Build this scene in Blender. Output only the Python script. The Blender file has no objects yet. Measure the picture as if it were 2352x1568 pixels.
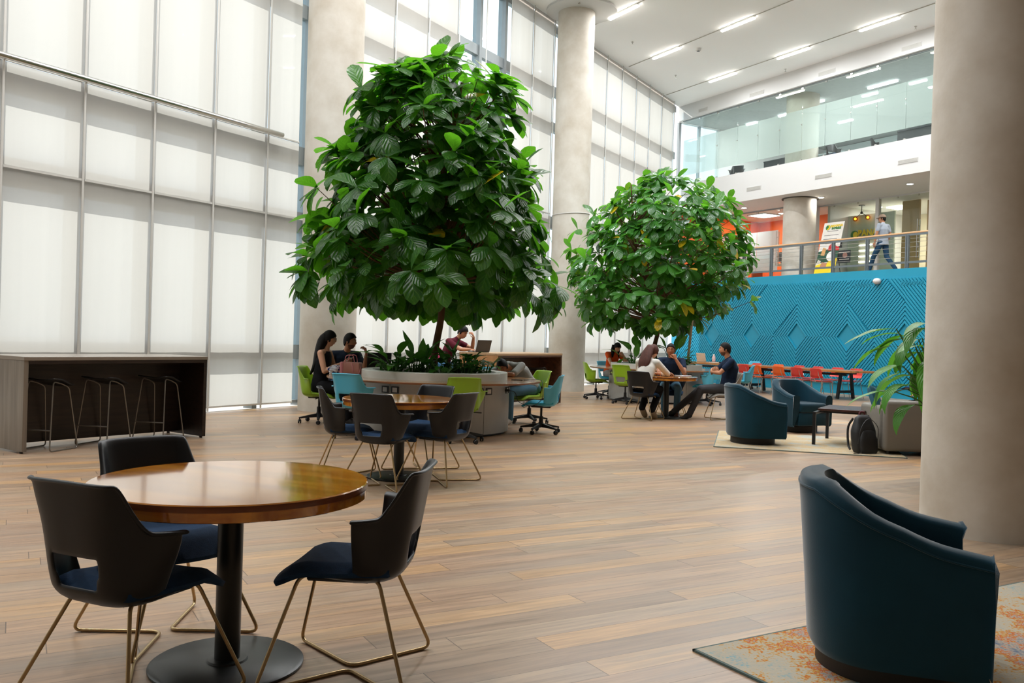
import bpy, bmesh, math, random
from mathutils import Vector, Matrix, Euler, Quaternion
PI = math.pi
R = math.radians
SC = bpy.context.scene
COL = SC.collection

# ------------------------------------------------------------------ camera, sky, sun, exposure
EYE = 1.3284
PITCH, ROLL = -0.0048, 0.0300
cam_d = bpy.data.cameras.new('camera')
cam_d.sensor_width = 36.0
cam_d.lens = 2008.0 / 2352.0 * 36.0
cam_d.clip_start = 0.05
cam_d.clip_end = 300
cam = bpy.data.objects.new('camera', cam_d)
COL.objects.link(cam)
cp, sp, cr, sr = math.cos(PITCH), math.sin(PITCH), math.cos(ROLL), math.sin(ROLL)
v_r, v_u, v_f = Vector((1, 0, 0)), Vector((0, -sp, cp)), Vector((0, cp, sp))
c_r = cr * v_r + sr * v_u
c_u = -sr * v_r + cr * v_u
cam.matrix_world = Matrix(((c_r.x, c_u.x, -v_f.x, 0), (c_r.y, c_u.y, -v_f.y, 0), (c_r.z, c_u.z, -v_f.z, EYE), (0, 0, 0, 1)))
SC.camera = cam

wd = bpy.data.worlds.new('sky')
SC.world = wd
wd.use_nodes = True
wn = wd.node_tree.nodes
wn['Background'].inputs[0].default_value = (0.90, 0.95, 1.0, 1)
wn['Background'].inputs[1].default_value = 1.2

SUN_IN = Vector((0.8554, -0.518, 0)).normalized()
SUN_EL = R(38)
sun_d = bpy.data.lights.new('sun', 'SUN')
sun_d.energy = 3.2
sun_d.angle = R(0.8)
sun_d.color = (1.0, 0.955, 0.88)
sun = bpy.data.objects.new('sun', sun_d)
COL.objects.link(sun)
sdir = Vector((SUN_IN.x * math.cos(SUN_EL), SUN_IN.y * math.cos(SUN_EL), -math.sin(SUN_EL)))
sun.rotation_euler = sdir.to_track_quat('-Z', 'Y').to_euler()
sun.location = (-20, 25, 20)

SC.view_settings.view_transform = 'Standard'
SC.view_settings.look = 'None'
SC.view_settings.exposure = 0.68
SC.view_settings.gamma = 1.0
SC.view_settings.use_curve_mapping = False

# ------------------------------------------------------------------ the two wall frames
K = Vector((5.775, 31.14, 0))                   # the corner of shaded glass wall and blue wall
BX = Vector((0.5045, -0.8634, 0)); BY = Vector((0.8634, 0.5045, 0))     # along the blue wall; behind it
CX = Vector((-0.518, -0.8554, 0)); CY = Vector((0.8554, -0.518, 0))     # along the glass wall; into the room
B_ROT = math.atan2(BX.y, BX.x)
C_ROT = math.atan2(CX.y, CX.x)
def BW(s, y, z=0.0): return K + BX * s + BY * y + Vector((0, 0, z))
def CW(t, y, z=0.0): return K + CX * t + CY * y + Vector((0, 0, z))
Z_CEIL = 9.72

# ------------------------------------------------------------------ materials
MATS = {}
def srgb(h):
    h = h.lstrip('#')
    f = lambda c: c / 12.92 if c <= 0.04045 else ((c + 0.055) / 1.055) ** 2.4
    return tuple(f(int(h[i:i + 2], 16) / 255) for i in (0, 2, 4)) + (1.0,)
def newmat(name):
    m = bpy.data.materials.new(name)
    m.use_nodes = True
    return m, m.node_tree.nodes, m.node_tree.links, m.node_tree.nodes['Principled BSDF']
def mat(name, color, rough=0.5, metal=0.0, var=0.06, scale=8.0, bump=0.0, bscale=60.0, sheen=0.0, spec=0.5, stretch=None, coat=0.0):
    if name in MATS: return MATS[name]
    m, N, L, b = newmat(name)
    c = srgb(color) if isinstance(color, str) else tuple(color) + (1.0,)
    tc = N.new('ShaderNodeTexCoord')
    mp = N.new('ShaderNodeMapping'); L.new(tc.outputs['Object'], mp.inputs[0])
    if stretch: mp.inputs['Scale'].default_value = stretch
    no = N.new('ShaderNodeTexNoise'); no.inputs['Scale'].default_value = scale; no.inputs['Detail'].default_value = 4
    L.new(mp.outputs[0], no.inputs[0])
    mx = N.new('ShaderNodeMix'); mx.data_type = 'RGBA'
    mx.inputs[6].default_value = tuple(max(0, x * (1 - var * 2)) for x in c[:3]) + (1,)
    mx.inputs[7].default_value = tuple(min(1, x * (1 + var * 2)) for x in c[:3]) + (1,)
    L.new(no.outputs[0], mx.inputs[0]); L.new(mx.outputs[2], b.inputs['Base Color'])
    b.inputs['Roughness'].default_value = rough
    b.inputs['Metallic'].default_value = metal
    b.inputs['Specular IOR Level'].default_value = spec
    if coat: b.inputs['Coat Weight'].default_value = coat; b.inputs['Coat Roughness'].default_value = 0.12
    if sheen:
        b.inputs['Sheen Weight'].default_value = sheen
        b.inputs['Sheen Roughness'].default_value = 0.35
    if bump:
        n2 = N.new('ShaderNodeTexNoise'); n2.inputs['Scale'].default_value = bscale; n2.inputs['Detail'].default_value = 3
        L.new(mp.outputs[0], n2.inputs[0])
        bp = N.new('ShaderNodeBump'); bp.inputs['Strength'].default_value = bump; bp.inputs['Distance'].default_value = 0.01
        L.new(n2.outputs[0], bp.inputs['Height']); L.new(bp.outputs[0], b.inputs['Normal'])
    MATS[name] = m
    return m
def emit(name, color, strength):
    if name in MATS: return MATS[name]
    m, N, L, b = newmat(name)
    c = srgb(color)
    b.inputs['Base Color'].default_value = c
    b.inputs['Emission Color'].default_value = c
    b.inputs['Emission Strength'].default_value = strength
    MATS[name] = m
    return m
def glass(name, tint, trans=0.9, rough=0.02, milk=0.0):
    """Clear sheet glass: light goes straight through, tinted, with a mirror sheen on top; milk adds a frosted film."""
    if name in MATS: return MATS[name]
    m, N, L, b = newmat(name)
    out = N['Material Output']
    N.remove(b)
    tr = N.new('ShaderNodeBsdfTransparent'); tr.inputs[0].default_value = srgb(tint)
    gl = N.new('ShaderNodeBsdfGlossy'); gl.inputs['Roughness'].default_value = rough
    fr = N.new('ShaderNodeFresnel')
    ge = N.new('ShaderNodeNewGeometry'); io = N.new('ShaderNodeMapRange')            # the same sheen from both faces of the sheet
    io.inputs[3].default_value = 1.45; io.inputs[4].default_value = 1 / 1.45
    L.new(ge.outputs['Backfacing'], io.inputs[0]); L.new(io.outputs[0], fr.inputs[0])
    mx = N.new('ShaderNodeMixShader')
    L.new(fr.outputs[0], mx.inputs[0]); L.new(tr.outputs[0], mx.inputs[1]); L.new(gl.outputs[0], mx.inputs[2])
    last = mx
    if milk:
        df = N.new('ShaderNodeBsdfDiffuse'); df.inputs[0].default_value = srgb('#e4e8e7')
        tl = N.new('ShaderNodeBsdfTranslucent'); tl.inputs[0].default_value = srgb('#e4e8e7')
        ad = N.new('ShaderNodeMixShader'); ad.inputs[0].default_value = 0.5
        L.new(df.outputs[0], ad.inputs[1]); L.new(tl.outputs[0], ad.inputs[2])
        m2 = N.new('ShaderNodeMixShader'); m2.inputs[0].default_value = milk
        L.new(mx.outputs[0], m2.inputs[1]); L.new(ad.outputs[0], m2.inputs[2])
        last = m2
    L.new(last.outputs[0], out.inputs[0])
    MATS[name] = m
    return m

def floor_mat():
    m, N, L, b = newmat('oak_planks')
    tc = N.new('ShaderNodeTexCoord'); mp = N.new('ShaderNodeMapping'); mp.vector_type = 'POINT'
    mp.inputs['Rotation'].default_value = (0, 0, -R(29.5))
    L.new(tc.outputs['Object'], mp.inputs[0])
    sx = N.new('ShaderNodeSeparateXYZ'); L.new(mp.outputs[0], sx.inputs[0])
    def M(op, a, b_=None):
        n = N.new('ShaderNodeMath'); n.operation = op
        for i, v in enumerate((a, b_)):
            if v is None: continue
            if isinstance(v, (int, float)): n.inputs[i].default_value = v
            else: L.new(v, n.inputs[i])
        return n.outputs[0]
    W, LEN = 0.165, 1.7
    q = M('DIVIDE', sx.outputs[1], W); row = M('FLOOR', q)
    wn1 = N.new('ShaderNodeTexWhiteNoise'); wn1.noise_dimensions = '1D'; L.new(row, wn1.inputs['W'])
    p = M('ADD', M('DIVIDE', sx.outputs[0], LEN), M('MULTIPLY', wn1.outputs[0], 7.0)); colm = M('FLOOR', p)
    cb = N.new('ShaderNodeCombineXYZ'); L.new(row, cb.inputs[0]); L.new(colm, cb.inputs[1])
    wn2 = N.new('ShaderNodeTexWhiteNoise'); wn2.noise_dimensions = '2D'; L.new(cb.outputs[0], wn2.inputs[0])
    # plank tone, then streaks along the grain
    rp = N.new('ShaderNodeValToRGB'); e = rp.color_ramp.elements
    e[0].position = 0.0; e[0].color = srgb('#9a7f66'); e[1].position = 1.0; e[1].color = srgb('#c09d76')
    for pos, c in ((0.25, '#ab9379'), (0.5, '#b49374'), (0.75, '#a5876d'), (0.9, '#bf976a')):
        x = e.new(pos); x.color = srgb(c)
    L.new(wn2.outputs[0], rp.inputs[0])
    gm = N.new('ShaderNodeMapping'); gm.inputs['Scale'].default_value = (1.2, 22, 1); L.new(mp.outputs[0], gm.inputs[0])
    off = N.new('ShaderNodeVectorMath'); off.operation = 'ADD'; L.new(gm.outputs[0], off.inputs[0]); L.new(wn2.outputs['Color'], off.inputs[1])
    g1 = N.new('ShaderNodeTexNoise'); g1.inputs['Scale'].default_value = 1.6; g1.inputs['Detail'].default_value = 7; g1.inputs['Roughness'].default_value = 0.62; g1.inputs['Distortion'].default_value = 0.6
    L.new(off.outputs[0], g1.inputs[0])
    gr = N.new('ShaderNodeValToRGB'); gr.color_ramp.elements[0].position = 0.30; gr.color_ramp.elements[0].color = (0.52, 0.52, 0.55, 1)
    gr.color_ramp.elements[1].position = 0.62; gr.color_ramp.elements[1].color = (1.06, 1.05, 1.03, 1)
    L.new(g1.outputs[0], gr.inputs[0])
    mu = N.new('ShaderNodeMix'); mu.data_type = 'RGBA'; mu.blend_type = 'MULTIPLY'; mu.inputs[0].default_value = 0.8
    L.new(rp.outputs[0], mu.inputs[6]); L.new(gr.outputs[0], mu.inputs[7])
    # grey weathering in broad drifts
    g2 = N.new('ShaderNodeTexNoise'); g2.inputs['Scale'].default_value = 0.9; g2.inputs['Detail'].default_value = 3
    gm2 = N.new('ShaderNodeMapping'); gm2.inputs['Scale'].default_value = (0.8, 5, 1); L.new(mp.outputs[0], gm2.inputs[0]); L.new(gm2.outputs[0], g2.inputs[0])
    w = N.new('ShaderNodeMapRange'); w.inputs[1].default_value = 0.45; w.inputs[2].default_value = 0.75; w.inputs[4].default_value = 0.55; L.new(g2.outputs[0], w.inputs[0])
    m3 = N.new('ShaderNodeMix'); m3.data_type = 'RGBA'; L.new(w.outputs[0], m3.inputs[0]); L.new(mu.outputs[2], m3.inputs[6]); m3.inputs[7].default_value = srgb('#93887c')
    # seams
    fq = M('FRACT', q); fp = M('FRACT', p)
    sq = M('MINIMUM', fq, M('SUBTRACT', 1.0, fq)); spp = M('MINIMUM', fp, M('SUBTRACT', 1.0, fp))
    seam = M('MAXIMUM', M('LESS_THAN', sq, 0.010), M('LESS_THAN', spp, 0.0014))
    m4 = N.new('ShaderNodeMix'); m4.data_type = 'RGBA'; L.new(M('MULTIPLY', seam, 0.75), m4.inputs[0]); L.new(m3.outputs[2], m4.inputs[6]); m4.inputs[7].default_value = srgb('#4a3a2e')
    L.new(m4.outputs[2], b.inputs['Base Color'])
    rr = N.new('ShaderNodeMapRange'); rr.inputs[3].default_value = 0.24; rr.inputs[4].default_value = 0.46; L.new(g1.outputs[0], rr.inputs[0]); L.new(rr.outputs[0], b.inputs['Roughness'])
    b.inputs['Specular IOR Level'].default_value = 0.55
    bp = N.new('ShaderNodeBump'); bp.inputs['Strength'].default_value = 0.12; bp.inputs['Distance'].default_value = 0.004
    L.new(M('SUBTRACT', g1.outputs[0], seam), bp.inputs['Height']); L.new(bp.outputs[0], b.inputs['Normal'])
    MATS['floor'] = m
    return m

def wood(name, c1, c2, rough=0.35, axis=(1, 14, 14), scale=1.6, coat=0.0, blocks=0.0, rot=0.0):
    """Grain streaks along local x; blocks > 0 gives staves of that width across y."""
    if name in MATS: return MATS[name]
    m, N, L, b = newmat(name)
    tc = N.new('ShaderNodeTexCoord'); mp = N.new('ShaderNodeMapping'); mp.inputs['Scale'].default_value = axis
    r0 = N.new('ShaderNodeMapping'); r0.inputs['Rotation'].default_value = (0, 0, rot)
    L.new(tc.outputs['Object'], r0.inputs[0]); L.new(r0.outputs[0], mp.inputs[0])
    n1 = N.new('ShaderNodeTexNoise'); n1.inputs['Scale'].default_value = scale; n1.inputs['Detail'].default_value = 6; n1.inputs['Distortion'].default_value = 0.5
    L.new(mp.outputs[0], n1.inputs[0])
    rp = N.new('ShaderNodeValToRGB'); rp.color_ramp.elements[0].position = 0.3; rp.color_ramp.elements[1].position = 0.7
    rp.color_ramp.elements[0].color = srgb(c1); rp.color_ramp.elements[1].color = srgb(c2)
    L.new(n1.outputs[0], rp.inputs[0])
    last = rp.outputs[0]
    if blocks:
        sx = N.new('ShaderNodeSeparateXYZ'); L.new(r0.outputs[0], sx.inputs[0])
        d = N.new('ShaderNodeMath'); d.operation = 'DIVIDE'; L.new(sx.outputs[1], d.inputs[0]); d.inputs[1].default_value = blocks
        f = N.new('ShaderNodeMath'); f.operation = 'FLOOR'; L.new(d.outputs[0], f.inputs[0])
        wnn = N.new('ShaderNodeTexWhiteNoise'); wnn.noise_dimensions = '1D'; L.new(f.outputs[0], wnn.inputs['W'])
        mr = N.new('ShaderNodeMapRange'); mr.inputs[3].default_value = 0.78; mr.inputs[4].default_value = 1.2; L.new(wnn.outputs[0], mr.inputs[0])
        hs = N.new('ShaderNodeHueSaturation'); L.new(mr.outputs[0], hs.inputs['Value']); L.new(last, hs.inputs['Color']); last = hs.outputs[0]
    L.new(last, b.inputs['Base Color'])
    b.inputs['Roughness'].default_value = rough
    if coat: b.inputs['Coat Weight'].default_value = coat; b.inputs['Coat Roughness'].default_value = 0.06; b.inputs['Coat IOR'].default_value = 1.55
    MATS[name] = m
    return m

def concrete_mat():
    m, N, L, b = newmat('concrete')
    tc = N.new('ShaderNodeTexCoord')
    n1 = N.new('ShaderNodeTexNoise'); n1.inputs['Scale'].default_value = 1.1; n1.inputs['Detail'].default_value = 5; n1.inputs['Roughness'].default_value = 0.6
    L.new(tc.outputs['Object'], n1.inputs[0])
    rp = N.new('ShaderNodeValToRGB'); e = rp.color_ramp.elements
    e[0].position = 0.3; e[0].color = srgb('#b3a999'); e[1].position = 0.68; e[1].color = srgb('#d3cfc6')
    L.new(n1.outputs[0], rp.inputs[0]); L.new(rp.outputs[0], b.inputs['Base Color'])
    b.inputs['Roughness'].default_value = 0.75
    n2 = N.new('ShaderNodeTexNoise'); n2.inputs['Scale'].default_value = 30; n2.inputs['Detail'].default_value = 5; L.new(tc.outputs['Object'], n2.inputs[0])
    bp = N.new('ShaderNodeBump'); bp.inputs['Strength'].default_value = 0.08; bp.inputs['Distance'].default_value = 0.01
    L.new(n2.outputs[0], bp.inputs['Height']); L.new(bp.outputs[0], b.inputs['Normal'])
    MATS['concrete'] = m
    return m

def shade_mat():
    m, N, L, b = newmat('sunscreen_fabric')
    out = N['Material Output']; N.remove(b)
    tc = N.new('ShaderNodeTexCoord')
    mp = N.new('ShaderNodeMapping'); mp.inputs['Scale'].default_value = (9, 9, 0.15); L.new(tc.outputs['Object'], mp.inputs[0])
    no = N.new('ShaderNodeTexNoise'); no.inputs['Scale'].default_value = 1.0; no.inputs['Detail'].default_value = 2; L.new(mp.outputs[0], no.inputs[0])
    mx = N.new('ShaderNodeMix'); mx.data_type = 'RGBA'; mx.inputs[6].default_value = (0.340, 0.294, 0.263, 1); mx.inputs[7].default_value = (0.370, 0.320, 0.286, 1)
    L.new(no.outputs[0], mx.inputs[0])
    tl = N.new('ShaderNodeBsdfTranslucent'); L.new(mx.outputs[2], tl.inputs[0])
    df = N.new('ShaderNodeBsdfDiffuse'); df.inputs[0].default_value = (0.25, 0.24, 0.22, 1)
    ad = N.new('ShaderNodeAddShader'); L.new(tl.outputs[0], ad.inputs[0]); L.new(df.outputs[0], ad.inputs[1])
    tr = N.new('ShaderNodeBsdfTransparent'); tr.inputs[0].default_value = (0.9, 0.95, 1, 1)
    ms = N.new('ShaderNodeMixShader'); ms.inputs[0].default_value = 0.035
    L.new(ad.outputs[0], ms.inputs[1]); L.new(tr.outputs[0], ms.inputs[2])
    L.new(ms.outputs[0], out.inputs[0])
    MATS['shade'] = m
    return m

def rug_mat(name, ramp, base, scale=2.2):
    m, N, L, b = newmat(name)
    tc = N.new('ShaderNodeTexCoord')
    n1 = N.new('ShaderNodeTexNoise'); n1.inputs['Scale'].default_value = scale; n1.inputs['Detail'].default_value = 5; n1.inputs['Roughness'].default_value = 0.62
    n2 = N.new('ShaderNodeTexNoise'); n2.inputs['Scale'].default_value = 70; n2.inputs['Detail'].default_value = 3
    L.new(tc.outputs['Object'], n1.inputs[0]); L.new(tc.outputs['Object'], n2.inputs[0])
    ad = N.new('ShaderNodeMath'); ad.operation = 'MULTIPLY_ADD'; L.new(n2.outputs[0], ad.inputs[0]); ad.inputs[1].default_value = 0.34; 
    s = N.new('ShaderNodeMath'); s.operation = 'SUBTRACT'; L.new(n1.outputs[0], s.inputs[0]); s.inputs[1].default_value = 0.17
    L.new(s.outputs[0], ad.inputs[2])
    rp = N.new('ShaderNodeValToRGB'); e = rp.color_ramp.elements
    e[0].position = ramp[0][0]; e[0].color = srgb(ramp[0][1]); e[1].position = ramp[-1][0]; e[1].color = srgb(ramp[-1][1])
    for pos, c in ramp[1:-1]:
        x = e.new(pos); x.color = srgb(c)
    L.new(ad.outputs[0], rp.inputs[0]); L.new(rp.outputs[0], b.inputs['Base Color'])
    b.inputs['Roughness'].default_value = 0.95; b.inputs['Specular IOR Level'].default_value = 0.1
    bp = N.new('ShaderNodeBump'); bp.inputs['Strength'].default_value = 0.5; bp.inputs['Distance'].default_value = 0.006
    L.new(n2.outputs[0], bp.inputs['Height']); L.new(bp.outputs[0], b.inputs['Normal'])
    MATS[name] = m
    return m

def leaf_mat(name, dark, light, back, rough=0.32, trans=0.45, vein=18.0):
    m, N, L, b = newmat(name)
    out = N['Material Output']
    at = N.new('ShaderNodeAttribute'); at.attribute_name = 'tone'
    rp = N.new('ShaderNodeValToRGB'); e = rp.color_ramp.elements
    e[0].position = 0.0; e[0].color = srgb(dark); e[1].position = 0.9; e[1].color = srgb(light)
    y = e.new(0.97); y.color = srgb('#c9a21c')
    L.new(at.outputs['Fac'], rp.inputs[0])
    uv = N.new('ShaderNodeUVMap'); sx = N.new('ShaderNodeSeparateXYZ'); L.new(uv.outputs[0], sx.inputs[0])
    # side veins slant forward from the midrib
    def M(op, a, b_=None):
        n = N.new('ShaderNodeMath'); n.operation = op
        for i, v in enumerate((a, b_)):
            if v is None: continue
            if isinstance(v, (int, float)): n.inputs[i].default_value = v
            else: L.new(v, n.inputs[i])
        return n.outputs[0]
    ax = M('ABSOLUTE', M('SUBTRACT', sx.outputs[0], 0.5))
    wv = M('SINE', M('MULTIPLY', M('SUBTRACT', sx.outputs[1], M('MULTIPLY', ax, 0.7)), vein * 2.0))
    ve = M('MAXIMUM', M('GREATER_THAN', wv, 0.93), M('LESS_THAN', ax, 0.018))
    mv = N.new('ShaderNodeMix'); mv.data_type = 'RGBA'; L.new(M('MULTIPLY', ve, 0.35), mv.inputs[0]); L.new(rp.outputs[0], mv.inputs[6]); mv.inputs[7].default_value = srgb('#7fae4a')
    L.new(mv.outputs[2], b.inputs['Base Color']); b.inputs['Roughness'].default_value = rough
    bp = N.new('ShaderNodeBump'); bp.inputs['Strength'].default_value = 0.25; bp.inputs['Distance'].default_value = 0.01
    L.new(wv, bp.inputs['Height']); L.new(bp.outputs[0], b.inputs['Normal'])
    tl = N.new('ShaderNodeBsdfTranslucent'); tl.inputs[0].default_value = srgb(back)
    ms = N.new('ShaderNodeMixShader'); ms.inputs[0].default_value = trans
    L.new(b.outputs[0], ms.inputs[1]); L.new(tl.outputs[0], ms.inputs[2]); L.new(ms.outputs[0], out.inputs[0])
    MATS[name] = m
    return m

# ------------------------------------------------------------------ mesh building
class MB:
    """Collects shapes; build() links them as ONE mesh object."""
    def __init__(s): s.v = []; s.f = []; s.uv = None; s.tone = None
    def add(s, vs, fs):
        b = len(s.v); s.v += [Vector(v) for v in vs]; s.f += [tuple(b + i for i in f) for f in fs]
        return s
    def box(s, lo, hi, bev=0.0, seg=2, M=None):
        bm = bmesh.new()
        bmesh.ops.create_cube(bm, size=1)
        for v in bm.verts: v.co = Vector(((lo[i] + hi[i]) / 2 + v.co[i] * (hi[i] - lo[i]) for i in range(3)))
        if bev: bmesh.ops.bevel(bm, geom=bm.edges[:], offset=bev, segments=seg, affect='EDGES', profile=0.5)
        s.bm(bm, M); return s
    def bm(s, bm, M=None):
        bm.verts.index_update()
        s.add([(M @ v.co if M else v.co.copy()) for v in bm.verts], [[v.index for v in f.verts] for f in bm.faces])
        bm.free(); return s
    def tube(s, pts, r, n=8, closed=False, cap=True):
        """r: a radius or one per point."""
        pts = [Vector(p) for p in pts]; k = len(pts)
        rs = r if isinstance(r, (list, tuple)) else [r] * k
        tans = []
        for i in range(k):
            a = pts[(i - 1) % k] if (closed or i) else pts[0]
            c = pts[(i + 1) % k] if (closed or i < k - 1) else pts[-1]
            t = (c - a); tans.append(t.normalized() if t.length > 1e-9 else Vector((0, 0, 1)))
        t0 = tans[0]; nrm = t0.orthogonal().normalized()
        vs = []
        for i in range(k):
            t = tans[i]
            if i:
                q = tans[i - 1].rotation_difference(t); nrm = q @ nrm
            nrm = (nrm - t * nrm.dot(t)).normalized(); bi = t.cross(nrm)
            for j in range(n):
                a = 2 * PI * j / n
                vs.append(pts[i] + (nrm * math.cos(a) + bi * math.sin(a)) * rs[i])
        fs = []
        for i in range(k if closed else k - 1):
            for j in range(n):
                a, b_ = i * n + j, i * n + (j + 1) % n
                c, d = ((i + 1) % k) * n + (j + 1) % n, ((i + 1) % k) * n + j
                fs.append((a, b_, c, d))
        if not closed and cap:
            fs.append(tuple(reversed(range(n)))); fs.append(tuple((k - 1) * n + j for j in range(n)))
        return s.add(vs, fs)
    def lathe(s, prof, n=32, c=(0, 0, 0), cap=True):
        """prof: [(r, z)] from bottom to top."""
        c = Vector(c); vs = []
        for r, z in prof:
            for j in range(n):
                a = 2 * PI * j / n; vs.append(c + Vector((r * math.cos(a), r * math.sin(a), z)))
        fs = [(i * n + j, i * n + (j + 1) % n, (i + 1) * n + (j + 1) % n, (i + 1) * n + j) for i in range(len(prof) - 1) for j in range(n)]
        if cap: fs.append(tuple(reversed(range(n)))); fs.append(tuple((len(prof) - 1) * n + j for j in range(n)))
        return s.add(vs, fs)
    def ball(s, c, r, nu=16, nv=10):
        r = (r, r, r) if isinstance(r, (int, float)) else r
        c = Vector(c); vs = [c + Vector((0, 0, -r[2]))]
        for i in range(1, nv):
            ph = -PI / 2 + PI * i / nv
            for j in range(nu):
                a = 2 * PI * j / nu
                vs.append(c + Vector((r[0] * math.cos(ph) * math.cos(a), r[1] * math.cos(ph) * math.sin(a), r[2] * math.sin(ph))))
        vs.append(c + Vector((0, 0, r[2]))); top = len(vs) - 1
        fs = [(0, 1 + (j + 1) % nu, 1 + j) for j in range(nu)]
        for i in range(nv - 2):
            for j in range(nu):
                a = 1 + i * nu
                fs.append((a + j, a + (j + 1) % nu, a + nu + (j + 1) % nu, a + nu + j))
        a = 1 + (nv - 2) * nu
        fs += [(a + j, a + (j + 1) % nu, top) for j in range(nu)]
        return s.add(vs, fs)
    def grid(s, rows, close=False):
        """rows: equal-length lists of points."""
        n = len(rows[0]); vs = [p for r in rows for p in r]; fs = []
        for i in range(len(rows) - 1):
            for j in range(n if close else n - 1):
                fs.append((i * n + j, i * n + (j + 1) % n, (i + 1) * n + (j + 1) % n, (i + 1) * n + j))
        return s.add(vs, fs)
    def prism(s, poly, z0, z1):
        """A vertical prism over the polygon poly [(x, y)], counter-clockwise."""
        n = len(poly)
        vs = [(x, y, z0) for x, y in poly] + [(x, y, z1) for x, y in poly]
        return s.add(vs, [tuple(reversed(range(n))), tuple(range(n, 2 * n))] + [(i, (i + 1) % n, n + (i + 1) % n, n + i) for i in range(n)])
    def build(s, name, material, parent=None, smooth=35, loc=None, rot=None, mods=None):
        me = bpy.data.meshes.new(name)
        me.from_pydata(s.v, [], s.f); me.validate(); me.update()
        if s.uv:
            ul = me.uv_layers.new(name='UVMap')
            for lp in me.loops: ul.data[lp.index].uv = s.uv[lp.vertex_index]
        if s.tone:
            a = me.attributes.new('tone', 'FLOAT', 'POINT')
            a.data.foreach_set('value', s.tone)
        me.materials.append(material)
        o = bpy.data.objects.new(name, me); COL.objects.link(o)
        if mods:
            for kind, kw in mods:
                md = o.modifiers.new(kind.lower(), kind)
                for k_, v_ in kw.items(): setattr(md, k_, v_)
            bake(o)
            me = o.data
        if smooth:
            me.shade_smooth()
            if smooth < 180: me.set_sharp_from_angle(angle=R(smooth))
        if parent is not None: o.parent = parent
        if loc is not None: o.location = loc
        if rot is not None: o.rotation_euler = rot if not isinstance(rot, (int, float)) else (0, 0, rot)
        return o
def bake(o):
    dg = bpy.context.evaluated_depsgraph_get()
    me = bpy.data.meshes.new_from_object(o.evaluated_get(dg))
    old = o.data; o.modifiers.clear(); o.data = me; me.name = old.name
    bpy.data.meshes.remove(old)
def fillet(pts, r, seg=5):
    """Round the inner corners of a polyline."""
    pts = [Vector(p) for p in pts]; out = [pts[0]]
    for i in range(1, len(pts) - 1):
        a, b_, c = pts[i - 1], pts[i], pts[i + 1]
        d1, d2 = (a - b_), (c - b_)
        k = min(r, d1.length * 0.49, d2.length * 0.49)
        p1, p2 = b_ + d1.normalized() * k, b_ + d2.normalized() * k
        for j in range(seg + 1):
            t = j / seg; out.append(p1 * (1 - t) ** 2 + b_ * 2 * t * (1 - t) + p2 * t * t)
    return out + [pts[-1]]
def spline(pts, n):
    """Catmull-Rom through pts, n samples in all."""
    P = [Vector(p) for p in pts]; P = [P[0] * 2 - P[1]] + P + [P[-1] * 2 - P[-2]]; out = []; k = len(P) - 3
    for i in range(n):
        x = k * i / (n - 1); j = min(int(x), k - 1); t = x - j
        a, b_, c, d = P[j:j + 4]
        out.append(0.5 * ((2 * b_) + (c - a) * t + (2 * a - 5 * b_ + 4 * c - d) * t * t + (3 * b_ - a - 3 * c + d) * t ** 3))
    return out
def smoothstep(a, b, x):
    t = max(0.0, min(1.0, (x - a) / (b - a))); return t * t * (3 - 2 * t)
def tag(o, label, cat, group=None, kind=None):
    o['label'] = label; o['category'] = cat
    if group: o['group'] = group
    if kind: o['kind'] = kind
    return o
def thing(name, label, cat, loc=(0, 0, 0), rot=0.0, group=None):
    o = bpy.data.objects.new(name, None); COL.objects.link(o)
    o.empty_display_size = 0.1; o.location = loc; o.rotation_euler = (0, 0, rot)
    return tag(o, label, cat, group)
def struct(o):
    o['kind'] = 'structure'; return o
def dup(root, loc, rot, label, group=None, swap=None):
    """Copy a thing with its parts and sub-parts; swap maps a part's name stem to another material."""
    def cp(o, parent):
        c = o.copy(); COL.objects.link(c)
        if parent is not None: c.parent = parent
        stem = o.name.split('.')[0]
        if swap and stem in swap:
            c.data = o.data.copy(); c.data.materials[0] = swap[stem]
        for ch in list(o.children): cp(ch, c)
        return c
    r = cp(root, None)
    r.location = loc; r.rotation_euler = (0, 0, rot); r['label'] = label
    if group: r['group'] = group
    return r
ORD = ['first', 'second', 'third', 'fourth', 'fifth', 'sixth', 'seventh', 'eighth', 'ninth', 'tenth', 'eleventh', 'twelfth', 'thirteenth', 'fourteenth', 'fifteenth', 'sixteenth', 'seventeenth', 'eighteenth', 'nineteenth', 'twentieth', 'twenty-first', 'twenty-second', 'twenty-third', 'twenty-fourth']
# ------------------------------------------------------------------ the setting
floor_mat(); concrete_mat(); shade_mat()
white_paint = mat('white_paint', '#cfcfce', 0.7, var=0.015, scale=1.5)
ceil_paint = mat('ceiling_paint', '#f2f3f3', 0.8, var=0.012, scale=0.6)
teal_paint = mat('teal_paint', '#1a90af', 0.40, var=0.03, scale=2)
dim_paint = mat('taupe_paint', '#8b8176', 0.8, var=0.03, scale=1)
alu = mat('aluminium', '#c9c7c1', 0.45, 0.1, var=0.03)
frame_grey = mat('frame_grey', '#8d9496', 0.5, 0.3, var=0.03)
steel_grey = mat('rail_steel', '#6d767b', 0.45, 0.35, var=0.03)
chrome = mat('brushed_steel', '#cfcfcb', 0.22, 0.95, var=0.02)
black_metal = mat('black_metal', '#1c1d1f', 0.42, 0.3, var=0.05)
black_plastic = mat('black_plastic', '#17181a', 0.45, var=0.06)
dark_grey = mat('dark_grey', '#33363a', 0.5, var=0.05)
pane_clear = glass('pane_clear', '#f2fbff')
pane_green = glass('pane_green', '#f1f6f4')
pane_frost = glass('pane_frosted', '#f7faf9', milk=0.42)
lamp_white = emit('lamp_white', '#fff9ef', 9.0)
lamp_cool = emit('lamp_cool', '#f3fbff', 5.0)

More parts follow.
